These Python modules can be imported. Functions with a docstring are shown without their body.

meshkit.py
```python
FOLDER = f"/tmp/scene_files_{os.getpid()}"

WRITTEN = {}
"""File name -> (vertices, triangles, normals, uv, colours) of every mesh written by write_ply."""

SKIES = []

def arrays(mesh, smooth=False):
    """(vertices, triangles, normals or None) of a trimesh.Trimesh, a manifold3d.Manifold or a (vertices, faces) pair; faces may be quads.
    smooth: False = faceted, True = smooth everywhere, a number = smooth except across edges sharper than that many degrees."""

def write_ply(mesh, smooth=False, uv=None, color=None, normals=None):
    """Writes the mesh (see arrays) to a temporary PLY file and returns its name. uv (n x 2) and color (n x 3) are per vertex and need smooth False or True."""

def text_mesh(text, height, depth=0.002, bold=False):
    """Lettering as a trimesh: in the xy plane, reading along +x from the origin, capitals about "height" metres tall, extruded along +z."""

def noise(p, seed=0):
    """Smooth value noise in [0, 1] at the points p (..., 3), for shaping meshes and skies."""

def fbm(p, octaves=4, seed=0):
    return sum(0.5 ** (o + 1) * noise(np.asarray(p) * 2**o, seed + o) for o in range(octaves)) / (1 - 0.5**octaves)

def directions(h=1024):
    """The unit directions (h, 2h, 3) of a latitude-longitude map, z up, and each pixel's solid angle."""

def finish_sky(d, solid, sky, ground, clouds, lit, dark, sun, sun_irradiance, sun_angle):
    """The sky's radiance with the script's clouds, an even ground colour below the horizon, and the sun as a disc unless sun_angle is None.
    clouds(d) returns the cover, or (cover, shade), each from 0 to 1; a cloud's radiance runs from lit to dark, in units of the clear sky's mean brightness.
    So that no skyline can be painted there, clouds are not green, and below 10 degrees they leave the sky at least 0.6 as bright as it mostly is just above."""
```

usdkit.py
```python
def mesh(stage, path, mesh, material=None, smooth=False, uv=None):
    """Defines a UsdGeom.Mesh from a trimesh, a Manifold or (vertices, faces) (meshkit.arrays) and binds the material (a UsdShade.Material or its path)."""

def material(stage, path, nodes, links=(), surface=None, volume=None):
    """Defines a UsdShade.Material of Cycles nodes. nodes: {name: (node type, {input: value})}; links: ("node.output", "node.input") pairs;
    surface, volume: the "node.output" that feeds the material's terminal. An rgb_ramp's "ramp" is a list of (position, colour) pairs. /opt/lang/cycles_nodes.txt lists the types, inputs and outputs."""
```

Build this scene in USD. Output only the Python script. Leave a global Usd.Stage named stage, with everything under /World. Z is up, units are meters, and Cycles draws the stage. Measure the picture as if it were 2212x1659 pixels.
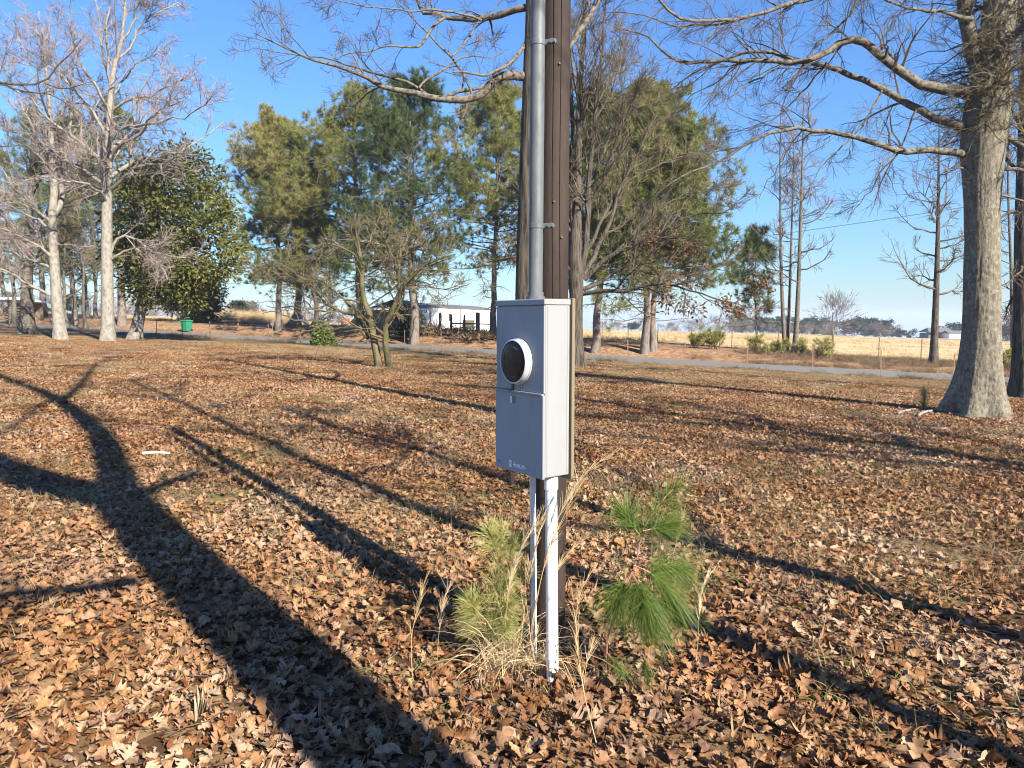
import math, numpy as np, trimesh, usdkit
from scipy.interpolate import PchipInterpolator
from meshkit import noise, fbm
from pxr import Usd, UsdGeom, UsdLux, UsdShade, Gf, Sdf, Vt
stage = Usd.Stage.CreateInMemory()
UsdGeom.Xform.Define(stage, '/World')
# ------------------------------------------------------------------ camera, sky, sun, exposure
CAM_Z, PITCH, FPX = 1.55, math.atan((829.5 - 690) / 1543), 1543.0
cam = UsdGeom.Camera.Define(stage, '/World/camera')
cam.CreateHorizontalApertureAttr(36.0); cam.CreateVerticalApertureAttr(27.0)
cam.CreateFocalLengthAttr(36 * FPX / 2212); cam.CreateClippingRangeAttr((0.05, 5000.0))
cam.AddTranslateOp().Set((0, 0, CAM_Z)); cam.AddRotateXOp().Set(90 - math.degrees(PITCH))
cam.CreateExposureAttr(1.7)
SUN_EL, SUN_AZ = math.radians(32.0), math.atan2(0.6, -0.8)
SXY = np.array([math.sin(SUN_AZ), math.cos(SUN_AZ)])
skym = usdkit.material(stage, '/World/Looks/sky_air', {
    's': ('sky_texture', {'sky_type': 'single_scattering', 'sun_disc': False, 'sun_elevation': SUN_EL, 'sun_rotation': SUN_AZ, 'altitude': 200.0, 'air_density': 1.6, 'aerosol_density': 0.05, 'ozone_density': 6.0}),
    'm': ('vector_math', {'math_type': 'multiply', 'vector2': (.62, .87, 1.28)}), 'b': ('background_shader', {'strength': 0.05})}, [('s.color', 'm.vector1'), ('m.vector', 'b.color')], surface='b.background')
dome = UsdLux.DomeLight.Define(stage, '/World/sky'); dome.CreateIntensityAttr(1.0)
UsdShade.MaterialBindingAPI.Apply(dome.GetPrim()).Bind(skym)
dome.GetPrim().SetCustomDataByKey('kind', 'structure')
sun = UsdLux.DistantLight.Define(stage, '/World/sun')
sun.CreateNormalizeAttr(True); sun.CreateIntensityAttr(1.25); sun.CreateAngleAttr(0.5); sun.CreateColorAttr((1.0, 0.93, 0.82))
sun.AddRotateZOp().Set(-math.degrees(SUN_AZ)); sun.AddRotateXOp().Set(-(90 - math.degrees(SUN_EL)))
# light shines along -z of its frame; the frame's +z has to point to the sun: tilt by (90 - el) about x, then turn
sun.ClearXformOpOrder()
sun.AddRotateZOp(opSuffix='turn').Set(180 - math.degrees(SUN_AZ)); sun.AddRotateXOp(opSuffix='tilt').Set(90 - math.degrees(SUN_EL))
# ------------------------------------------------------------------ helpers
used = {}
def numbered(parent, name):
    k = (parent, name); n = used.get(k, 0); used[k] = n + 1
    return f'{parent}/{name}' + (f'_{n:03d}' if n else '')
class Node:
    def __init__(s, path, origin): s.path, s.o = path, np.asarray(origin, float)
def tagp(prim, label=None, cat=None, group=None, kind=None):
    for k, v in (('label', label), ('category', cat), ('group', group), ('kind', kind)):
        if v: prim.SetCustomDataByKey(k, v)
def thing(name, label, cat, loc=(0, 0, 0), group=None, kind=None):
    p = numbered('/World', name); x = UsdGeom.Xform.Define(stage, p)
    x.AddTranslateOp().Set(tuple(float(c) for c in loc)); tagp(x.GetPrim(), label, cat, group, kind)
    return Node(p, loc)
def obj(name, m, mat, parent=None, smooth=False, **tags):
    """One Mesh; vertices are given in world space and stored relative to the thing's base."""
    if isinstance(m, tuple): v, f = m
    else: v, f = m.vertices, m.faces
    o = parent.o if parent else np.zeros(3)
    p = numbered(parent.path if parent else '/World', name)
    f = np.asarray(f)
    usdkit.mesh(stage, p, (np.asarray(v, float) - o, f), MAT[mat], smooth)
    tagp(stage.GetPrimAtPath(p), **tags)
    return Node(p, o)
def cat_(ms):
    vs, fs, n = [], [], 0
    for m in ms:
        v, f = m if isinstance(m, tuple) else (np.asarray(m.vertices), np.asarray(m.faces))
        if f.shape[1] == 4: f = np.vstack([f[:, [0, 1, 2]], f[:, [0, 2, 3]]])
        vs.append(v); fs.append(f + n); n += len(v)
    return np.vstack(vs), np.vstack(fs)
def ray(px, py):
    x, z = (px - 1106) / FPX, -(py - 829.5) / FPX
    c, s = math.cos(PITCH), math.sin(PITCH)
    return np.array([x, c + z * s, z * c - s])
def at(px, py, d):
    """The point of the world that stands D metres ahead."""
    r = ray(px, py); return np.array([0, 0, CAM_Z]) + r * (d / r[1])
def sm(x, a, b):
    t = np.clip((np.asarray(x, float) - a) / (b - a), 0, 1); return t * t * (3 - 2 * t)
E, N = np.array([.8893, -.4574]), np.array([.4574, .8893])      # along the road, across it
VR, RW = 39.5, 4.6
def uv(x, y): return E[0] * x + E[1] * y, N[0] * x + N[1] * y
def xy(u, v): return E[0] * u + N[0] * v, E[1] * u + N[1] * v
def height(x, y):
    u, v = uv(np.asarray(x, float), np.asarray(y, float))
    a = np.clip(v / VR, 0, 1) ** 1.6
    b = (.5 + .5 * sm(v, 0, VR)) * (1 - .5 * sm(v, 52, 150))
    z = -1.27 * a - .0286 * np.clip(u, -220, 160) * b
    bank = .2 + .5 * (1 - sm(u, -22, 4))
    z = z + bank * sm(v, VR + RW + .3, VR + RW + 3.6) + .03 * sm(v, VR - 1.2, VR) * (1 - sm(v, VR + RW, VR + RW + 1))
    z = z - .0165 * np.clip(v - 52, 0, 260) - .045 * np.clip(v - 300, 0, 5000)
    r = np.hypot(x, y)
    p = np.stack([np.asarray(x, float), np.asarray(y, float), np.zeros_like(z)], -1)
    z = z + (1 - sm(np.abs(v - VR - RW / 2), 2, 3.2) * 0) * (.10 * (fbm(p * .16, 3, 5) - .5) * sm(r, 1, 9) * sm(np.abs(v - VR - RW / 2), 2.4, 6)) + .8 * (fbm(p * .012, 3, 8) - .5) * sm(v, 60, 140)
    return z
def gp(px, py):
    """Where the line of sight through a spot of the picture meets the ground."""
    r = ray(px, py); t = np.geomspace(1, 400, 1500); p = np.array([0, 0, CAM_Z]) + r[None] * t[:, None]
    e = p[:, 2] - height(p[:, 0], p[:, 1]); i = int(np.argmax(e < 0)); i = i if e[i] < 0 else len(t) - 1
    w = e[i - 1] / (e[i - 1] - e[i] + 1e-12); q = p[i - 1] + (p[i] - p[i - 1]) * w; q[2] = height(q[0], q[1]); return q
def base(px, d):
    x = (px - 1106) / FPX * d; return np.array([x, d, float(height(x, d))])
def spline(pts, n):
    p = np.asarray(pts, float); s = np.r_[0, np.cumsum(np.linalg.norm(np.diff(p, axis=0), axis=1))]
    return PchipInterpolator(s, p)(np.linspace(0, s[-1], n)) if len(p) > 2 else p[0] + (p[-1] - p[0]) * np.linspace(0, 1, n)[:, None]
def sweep(P, R, k, cap=False):
    """Tubes round a batch of lines P (m,n,3) with radii R (m,n)."""
    P = np.asarray(P, float); R = np.asarray(R, float)
    if P.ndim == 2: P, R = P[None], R[None]
    m, n, _ = P.shape
    t = np.gradient(P, axis=1); t /= np.linalg.norm(t, axis=2, keepdims=True) + 1e-12
    mean = P[:, -1] - P[:, 0]; mean /= np.linalg.norm(mean, axis=1, keepdims=True) + 1e-12
    ref = np.where(np.abs(mean[:, 2:]) < .75, [[0, 0, 1.]], [[1., .13, 0]])[:, None]
    a = np.cross(t, ref); a /= np.linalg.norm(a, axis=2, keepdims=True) + 1e-9
    b = np.cross(t, a); g = np.arange(k) * 2 * np.pi / k
    V = P[:, :, None] + R[:, :, None, None] * (np.cos(g)[None, None, :, None] * a[:, :, None] + np.sin(g)[None, None, :, None] * b[:, :, None])
    i, j = np.meshgrid(np.arange(n - 1), np.arange(k), indexing='ij')
    q = np.stack([i * k + j, (i + 1) * k + j, (i + 1) * k + (j + 1) % k, i * k + (j + 1) % k], -1).reshape(-1, 4)
    F = np.vstack([q[:, [0, 1, 2]], q[:, [0, 2, 3]]])
    F = (F[None] + (np.arange(m) * n * k)[:, None, None]).reshape(-1, 3)
    V = V.reshape(-1, 3)
    if cap:
        c0 = len(V); V = np.vstack([V, P[:, 0], P[:, -1]]); jj = np.arange(k); extra = []
        for q_ in range(m):
            o = q_ * n * k; e = o + (n - 1) * k
            extra += [np.stack([o + jj, o + (jj + 1) % k, np.full(k, c0 + q_)], 1), np.stack([e + (jj + 1) % k, e + jj, np.full(k, c0 + m + q_)], 1)]
        F = np.vstack([F] + extra)
    return V, F
def ribbon(P, R, rng):
    """The finest twigs, each a narrow strip turned its own way."""
    m, n, _ = P.shape; t = P[:, -1] - P[:, 0]; q = np.cross(t, rng.normal(size=t.shape)); q /= np.linalg.norm(q, axis=1, keepdims=True) + 1e-9
    w = 1.0 * R[:, :, None] * q[:, None]; V = np.stack([P - w, P + w], 2).reshape(-1, 3); i = np.arange(n - 1) * 2
    f = np.vstack([np.stack([i, i + 1, i + 3], 1), np.stack([i, i + 3, i + 2], 1)]); return V, (f[None] + (np.arange(m) * 2 * n)[:, None, None]).reshape(-1, 3)
def box(cx, cy, z0, z1, sx, sy, rot=0, bev=0):
    m = trimesh.creation.box([sx, sy, z1 - z0]); 
    c, s = math.cos(rot), math.sin(rot); v = m.vertices
    v = np.stack([c * v[:, 0] - s * v[:, 1] + cx, s * v[:, 0] + c * v[:, 1] + cy, v[:, 2] + (z0 + z1) / 2], 1)
    return v, np.asarray(m.faces)
def beam(a, b, w, h=None):
    """A squared bar from a to b."""
    a, b = np.asarray(a, float), np.asarray(b, float); h = h or w
    t = (b - a) / np.linalg.norm(b - a); r = np.cross(t, [0, 0, 1.] if abs(t[2]) < .9 else [0, 1., 0]); r /= np.linalg.norm(r); q = np.cross(r, t)
    v = np.array([p + sx * r * w / 2 + sz * q * h / 2 for p in (a, b) for sx, sz in ((-1, -1), (1, -1), (1, 1), (-1, 1))])
    f = np.array([[0, 1, 2], [0, 2, 3], [4, 6, 5], [4, 7, 6]] + [x for i in range(4) for x in ([i, 4 + i, 4 + (i + 1) % 4], [i, 4 + (i + 1) % 4, (i + 1) % 4])])
    return v, f
# ------------------------------------------------------------------ materials
MAT = {}
def mk(name, nodes, links, surface='p.BSDF'):
    MAT[name] = usdkit.material(stage, '/World/Looks/' + name, nodes, links, surface=surface)
def plain(name, c, rough=.6, var=.18, scale=18, bump=.15, metallic=0, dist=.004, spec=.4):
    lo, hi = [x * (1 - var) for x in c], [min(1, x * (1 + var)) for x in c]
    mk(name, {'g': ('geometry', {}), 'n': ('noise_texture', {'scale': scale, 'detail': 6.0, 'roughness': .65}), 'r': ('rgb_ramp', {'ramp': [(.25, lo), (.75, hi)]}),
              'b': ('bump', {'strength': bump, 'distance': dist}), 'p': ('principled_bsdf', {'roughness': rough, 'metallic': metallic, 'specular_ior_level': spec})},
       [('g.position', 'n.vector'), ('n.fac', 'r.fac'), ('r.color', 'p.base_color'), ('n.fac', 'b.height'), ('b.normal', 'p.normal')])
def bark(name, stops, scale=7, zs=.22, bump=.8, dist=.03, patch=None, patch_scale=2.2, patch_lo=.52, rough=.9, k=.44):
    stops = [(a, tuple(k * x for x in c)) for a, c in stops]; patch = patch and tuple(k * x for x in patch)
    nodes = {'g': ('geometry', {}), 'm': ('mapping', {'scale': (1, 1, zs)}), 'n': ('noise_texture', {'scale': scale, 'detail': 8.0, 'roughness': .7, 'distortion': .6}),
             'v': ('voronoi_texture', {'scale': scale * 1.4, 'feature': 'f1'}), 'mx': ('math', {'math_type': 'multiply_add', 'value2': .45}),
             'r': ('rgb_ramp', {'ramp': stops}), 'b': ('bump', {'strength': bump, 'distance': dist}), 'p': ('principled_bsdf', {'roughness': rough, 'specular_ior_level': .15})}
    links = [('g.position', 'm.vector'), ('m.vector', 'n.vector'), ('m.vector', 'v.vector'), ('v.distance', 'mx.value1'), ('n.fac', 'mx.value3'), ('mx.value', 'r.fac'), ('mx.value', 'b.height'), ('b.normal', 'p.normal')]
    if patch:
        nodes.update({'n2': ('noise_texture', {'scale': patch_scale, 'detail': 7.0, 'roughness': .72}), 'r2': ('rgb_ramp', {'ramp': [(patch_lo, (0, 0, 0)), (patch_lo + .12, (1, 1, 1))]}), 'c': ('mix', {'color2': patch})})
        links += [('g.position', 'n2.vector'), ('n2.fac', 'r2.fac'), ('r2.color', 'c.fac'), ('r.color', 'c.color1'), ('c.color', 'p.base_color')]
    else: links.append(('r.color', 'p.base_color'))
    mk(name, nodes, links)
def leafmat(name, stops, rough=.6, trans=.3, spec=.3, k=.58):
    stops = [(a, tuple(k * x for x in c)) for a, c in stops]
    mk(name, {'g': ('geometry', {}), 'o': ('object_info', {}), 'a': ('math', {'math_type': 'add'}), 'f': ('math', {'math_type': 'fraction'}), 'r': ('rgb_ramp', {'ramp': stops}),
              'n': ('noise_texture', {'scale': 55.0, 'detail': 4.0, 'roughness': .7}), 'nr': ('map_range', {'from_min': .3, 'from_max': .72, 'to_min': .62, 'to_max': 1.22}), 'v': ('vector_math', {'math_type': 'scale'}),
              'p': ('principled_bsdf', {'roughness': rough, 'specular_ior_level': spec}), 't': ('translucent_bsdf', {}), 'x': ('mix_closure', {'fac': trans})},
       [('g.position', 'n.vector'), ('n.fac', 'nr.value'), ('nr.result', 'v.scale'), ('r.color', 'v.vector1'), ('g.random_per_island', 'a.value1'), ('o.random', 'a.value2'), ('a.value', 'f.value1'), ('f.value', 'r.fac'), ('v.vector', 'p.base_color'), ('v.vector', 't.color'), ('p.BSDF', 'x.closure1'), ('t.BSDF', 'x.closure2')], surface='x.closure')
bark('oak_bark', [(.3, (.035, .03, .02)), (.5, (.16, .135, .095)), (.75, (.32, .275, .20))], scale=13, zs=.35, bump=.9, dist=.03, patch=(.46, .42, .33), patch_scale=12.0, patch_lo=.48, k=.41)
bark('mossy_bark', [(.25, (.05, .04, .025)), (.55, (.16, .13, .075)), (.85, (.27, .23, .13))], scale=8, patch=(.17, .16, .05), patch_scale=2.4, patch_lo=.5)
bark('dark_bark', [(.3, (.02, .017, .014)), (.55, (.085, .07, .055)), (.8, (.22, .18, .14))], scale=10, zs=.16, bump=1, dist=.04, k=.38)
bark('limb_bark', [(.3, (.03, .025, .018)), (.55, (.13, .108, .08)), (.8, (.36, .315, .25))], scale=11, zs=1, bump=.6, dist=.015, k=.38)
bark('white_bark', [(.25, (.10, .08, .06)), (.5, (.30, .255, .205)), (.8, (.50, .45, .375))], scale=5, zs=.6, bump=.4, dist=.02)
bark('pine_bark', [(.25, (.05, .038, .03)), (.5, (.20, .155, .12)), (.8, (.36, .30, .25))], scale=5, zs=.35, bump=.9, dist=.03)
plain('twig_grey', (0.085, 0.067, 0.051), .9, .35, 3, 0)
plain('twig_pink', (0.186, 0.146, 0.127), .9, .3, 2, 0)
plain('twig_dark', (0.081, 0.062, 0.046), .9, .35, 3, 0)
plain('twig_olive', (0.103, 0.081, 0.040), .9, .35, 3, 0)
leafmat('pine_needles', [(0, (.07, .10, .030)), (.35, (.13, .155, .040)), (.7, (.21, .21, .055)), (1, (.30, .26, .09))], .5, .35, k=1.0)
leafmat('dark_needles', [(0, (.018, .030, .010)), (.6, (.040, .055, .016)), (1, (.075, .08, .025))], .6, .15)
leafmat('young_needles', [(0, (.12, .18, .035)), (.45, (.22, .28, .062)), (.8, (.36, .39, .11)), (1, (.48, .44, .17))], .45, .45, k=1.12)
leafmat('shrub_needles', [(0, (.20, .21, .05)), (.5, (.34, .32, .09)), (1, (.46, .40, .16))], .6, .35, k=.9)
leafmat('magnolia_leaves', [(0, (.03, .055, .010)), (.3, (.08, .10, .018)), (.55, (.18, .17, .030)), (.75, (.36, .28, .08)), (.92, (.42, .23, .08)), (1, (.06, .085, .015))], .45, .12, .3, k=.62)
leafmat('brown_leaves', [(0, (.10, .045, .022)), (.5, (.20, .095, .045)), (1, (.30, .16, .075))], .7, .15)
leafmat('fallen_leaves', [(0, (.27, .10, .034)), (.12, (.49, .25, .11)), (.24, (.62, .39, .215)), (.36, (.36, .155, .055)), (.47, (.56, .33, .185)), (.57, (.52, .23, .08)), (.67, (.70, .48, .30)), (.76, (.42, .25, .155)), (.85, (.54, .29, .11)), (.93, (.20, .08, .032)), (1, (.60, .38, .25))], .6, .2, .25, k=.575)
leafmat('dry_grass', [(0, (.34, .24, .115)), (.4, (.49, .38, .20)), (.75, (.58, .46, .27)), (.84, (.27, .29, .075)), (1, (.38, .30, .15))], .7, .25)
leafmat('straw_grass', [(0, (.50, .33, .14)), (.5, (.66, .47, .24)), (1, (.74, .58, .36))], .6, .3, k=.85)
leafmat('pine_straw', [(0, (.20, .075, .028)), (.5, (.34, .14, .055)), (1, (.46, .22, .10))], .7, .15)
leafmat('dry_brush', [(0, (.16, .10, .055)), (.5, (.30, .20, .11)), (1, (.44, .32, .18))], .8, .15)
leafmat('far_green', [(0, (.03, .045, .025)), (.5, (.05, .07, .035)), (1, (.085, .10, .05))], .8, .1)
leafmat('far_bare', [(0, (.22, .18, .16)), (.5, (.31, .26, .23)), (1, (.40, .34, .30))], .9, .1)
leafmat('ivy', [(0, (.03, .06, .015)), (.6, (.07, .12, .025)), (1, (.15, .20, .04))], .4, .15)
def soil(name, stops, s1, s2, bump, dist, k=.5):
    stops = [(a, tuple(k * x for x in c)) for a, c in stops]
    mk(name, {'g': ('geometry', {}), 'n': ('noise_texture', {'scale': s1, 'detail': 9.0, 'roughness': .72}), 'v': ('voronoi_texture', {'scale': s2, 'feature': 'f1'}),
              'l': ('noise_texture', {'scale': .12, 'detail': 4.0}), 'vc': ('separate_color', {}),
              'a1': ('math', {'math_type': 'multiply', 'value2': .5}), 'a2': ('math', {'math_type': 'multiply_add', 'value2': .35}), 'a3': ('math', {'math_type': 'multiply_add', 'value2': .3}),
              'r': ('rgb_ramp', {'ramp': stops}), 'b': ('bump', {'strength': bump, 'distance': dist}), 'p': ('principled_bsdf', {'roughness': .95, 'specular_ior_level': .1})},
       [('g.position', 'n.vector'), ('g.position', 'v.vector'), ('g.position', 'l.vector'), ('n.fac', 'a1.value1'), ('v.color', 'vc.color'), ('vc.r', 'a2.value1'), ('a1.value', 'a2.value3'), ('l.fac', 'a3.value1'), ('a2.value', 'a3.value3'),
        ('a3.value', 'r.fac'), ('r.color', 'p.base_color'), ('a2.value', 'b.height'), ('b.normal', 'p.normal')])
soil('yard_soil', [(.3, (.05, .028, .015)), (.5, (.16, .095, .048)), (.68, (.36, .235, .12)), (.85, (.52, .37, .21))], 5, 11, .9, .05)
soil('field_soil', [(.3, (.34, .25, .12)), (.5, (.50, .38, .195)), (.7, (.60, .47, .26)), (.85, (.70, .58, .38))], .9, 3, .2, .08, .70)
soil('bank_soil', [(.3, (.13, .06, .03)), (.5, (.27, .15, .08)), (.7, (.38, .235, .135)), (.85, (.50, .36, .22))], 3, 7, .7, .06, .68)
plain('asphalt', (.125, .119, .109), .9, .16, 2.5, .2)
mk('road_line', {'p': ('principled_bsdf', {'base_color': (.7, .68, .6), 'roughness': .8})}, [])
mk('pole_wood', {'g': ('geometry', {}), 'm': ('mapping', {'scale': (95, 95, 5.5)}), 'n': ('noise_texture', {'scale': 2.4, 'detail': 10.0, 'roughness': .78, 'distortion': .5}), 'l': ('noise_texture', {'scale': 2.6, 'detail': 3.0}), 'm2': ('mapping', {'scale': (1, 1, .5)}),
                 'a': ('math', {'math_type': 'multiply_add', 'value2': .55}), 'a0': ('math', {'math_type': 'multiply', 'value2': .55}), 'r': ('rgb_ramp', {'ramp': [(.3, (.009, .006, .0045)), (.45, (.021, .013, .010)), (.6, (.034, .0215, .016)), (.78, (.062, .042, .032))]}),
                 'b': ('bump', {'strength': .8, 'distance': .004}), 'p': ('principled_bsdf', {'roughness': .75, 'specular_ior_level': .3})},
   [('g.position', 'm.vector'), ('m.vector', 'n.vector'), ('g.position', 'm2.vector'), ('m2.vector', 'l.vector'), ('l.fac', 'a0.value1'), ('n.fac', 'a.value1'), ('a0.value', 'a.value3'), ('a.value', 'r.fac'), ('r.color', 'p.base_color'), ('n.fac', 'b.height'), ('b.normal', 'p.normal')])
def painted(name, c, rough, dirt, dirt_at=.62, metallic=0, scale=9, zs=.35, spec=.4):
    mk(name, {'g': ('geometry', {}), 'm': ('mapping', {'scale': (1, 1, zs)}), 'n': ('noise_texture', {'scale': scale, 'detail': 9.0, 'roughness': .7}), 'r': ('rgb_ramp', {'ramp': [(.35, c), (dirt_at, [x * .94 for x in c]), (dirt_at + .16, dirt)]}),
              'f': ('noise_texture', {'scale': 220.0, 'detail': 3.0}), 'rr': ('map_range', {'from_min': .3, 'from_max': .75, 'to_min': rough - .08, 'to_max': rough + .15}), 'b': ('bump', {'strength': .06, 'distance': .002}),
              'p': ('principled_bsdf', {'metallic': metallic, 'specular_ior_level': spec})},
       [('g.position', 'm.vector'), ('m.vector', 'n.vector'), ('g.position', 'f.vector'), ('n.fac', 'r.fac'), ('r.color', 'p.base_color'), ('n.fac', 'rr.value'), ('rr.result', 'p.roughness'), ('f.fac', 'b.height'), ('b.normal', 'p.normal')])
painted('box_paint', (.215, .215, .215), .62, (.135, .13, .122), .56, scale=5, zs=.3, spec=.15)
painted('ring_metal', (.42, .43, .44), .4, (.33, .33, .33), .6, .2)
painted('galvanised', (.105, .114, .12), .55, (.07, .076, .08), .5, .15, 26, .25, spec=.25)
painted('plastic_pipe', (.62, .61, .60), .45, (.42, .38, .32), .64, spec=.3)
painted('board_wood', (.15, .118, .072), .85, (.20, .16, .10), .52, 0, 14, .2)
painted('white_siding', (.75, .74, .72), .55, (.66, .64, .60), .68)
painted('post_wood', (.17, .12, .08), .85, (.06, .045, .03), .52, 0, 9, .2)
painted('rust_steel', (.14, .085, .055), .8, (.20, .10, .055), .5)
painted('green_bin', (.02, .16, .085), .5, (.02, .12, .065), .62)
painted('green_roof', (.03, .10, .07), .6, (.03, .07, .05), .6)
painted('red_paint', (.42, .07, .03), .5, (.28, .06, .03), .6)
painted('brick_red', (.32, .11, .07), .85, (.22, .08, .05), .55)
painted('roof_grey', (.10, .10, .105), .8, (.15, .15, .16), .55)
mk('dial_glass', {'g': ('geometry', {}), 'n': ('noise_texture', {'scale': 30.0, 'detail': 5.0}), 'r': ('rgb_ramp', {'ramp': [(.35, (.010, .007, .006)), (.7, (.030, .021, .018))]}), 'p': ('principled_bsdf', {'roughness': .30, 'specular_ior_level': .22})},
   [('g.position', 'n.vector'), ('n.fac', 'r.fac'), ('r.color', 'p.base_color')])
mk('black', {'p': ('principled_bsdf', {'base_color': (.015, .015, .016), 'roughness': .6})}, [])
mk('dark_grey', {'p': ('principled_bsdf', {'base_color': (.07, .065, .06), 'roughness': .5})}, [])
mk('pale_mark', {'p': ('principled_bsdf', {'base_color': (.55, .56, .58), 'roughness': .6})}, [])
mk('window_glass', {'p': ('principled_bsdf', {'base_color': (.03, .035, .04), 'roughness': .08})}, [])
mk('wire', {'p': ('principled_bsdf', {'base_color': (.06, .05, .045), 'roughness': .6})}, [])
mk('copper_tag', {'p': ('principled_bsdf', {'base_color': (.26, .12, .085), 'roughness': .6})}, [])
# ------------------------------------------------------------------ the setting
def sheet(us, vs, lift=0.0):
    U, V = np.meshgrid(us, vs, indexing='ij'); x, y = xy(U, V); z = height(x, y) + lift
    n, m = U.shape; i, j = np.meshgrid(np.arange(n - 1), np.arange(m - 1), indexing='ij'); q = i * m + j
    f = np.stack([q, q + m, q + m + 1, q + 1], -1).reshape(-1, 4)
    return np.stack([x, y, z], -1).reshape(-1, 3), np.vstack([f[:, [0, 1, 2]], f[:, [0, 2, 3]]])
us = np.r_[np.arange(-900, -200, 50), np.arange(-200, -60, 4), np.arange(-60, -20, 1), np.arange(-20, 20, .4), np.arange(20, 60, 1.5), np.arange(60, 200, 6), np.arange(200, 901, 50)]
ground = obj('ground', sheet(us, np.r_[np.arange(-60, -12, 4), np.arange(-12, 20, .4), np.arange(20, VR, .75), VR]), 'yard_soil', smooth=True, kind='structure', label='yard of leaf-strewn dry grass between the camera and the road')
ROADLIFT = .0
road = obj('road', sheet(us, np.linspace(VR, VR + RW, 6)), 'asphalt', smooth=True, kind='structure', label='narrow grey asphalt road crossing behind the yard')
obj('roadside_bank', sheet(us, np.r_[np.arange(VR + RW, 57, .5), 57]), 'bank_soil', smooth=True, kind='structure', label='low bank of red brown pine straw along the far side of the road')
obj('field', sheet(us, np.r_[np.arange(57, 120, 2.5), np.arange(120, 320, 5), np.geomspace(320, 3000, 24)]), 'field_soil', smooth=True, kind='structure', label='open field of pale dry grass beyond the road')

# ------------------------------------------------------------------ trees
def px(path, d0, d1=None, bow=0.0):
    """A traced limb: points of the picture given depths that run from d0 to d1, so that it reaches towards or away from the viewer."""
    p = np.asarray(path, float); s = np.r_[0, np.cumsum(np.linalg.norm(np.diff(p, axis=0), axis=1))]; s /= s[-1]
    d1 = d0 if d1 is None else d1
    d = d0 + (d1 - d0) * s + bow * np.sin(np.pi * s)
    return np.array([at(a, b, c) for (a, b), c in zip(p, d)])
def limb(pts, r0, r1, n=16, rng=None, wig=.0, pw=1.0):
    P = spline(pts, n); t = np.linspace(0, 1, n)
    if rng is not None and wig:
        w = np.cumsum(rng.normal(0, wig, (n, 3)), 0); w -= np.outer(t, w[-1]); P = P + w * np.sin(np.pi * t)[:, None] ** .5
    R = r0 + (r1 - r0) * t ** pw
    if rng is not None and wig: R = R * (1 + .16 * (noise(np.column_stack([t * n * .7, P[:, 0] * .3, P[:, 2] * .3]), 2) - .5))
    return P, R
def interp(P, R, idx, t):
    n = P.shape[1]; f = t * (n - 1); i = np.minimum(f.astype(int), n - 2); w = (f - i)[:, None]
    p = P[idx, i] * (1 - w) + P[idx, i + 1] * w; d = P[idx, i + 1] - P[idx, i]
    d = d / (np.linalg.norm(d, axis=1, keepdims=True) + 1e-12)
    return p, d, R[idx, i] * (1 - w[:, 0]) + R[idx, i + 1] * w[:, 0]
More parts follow.
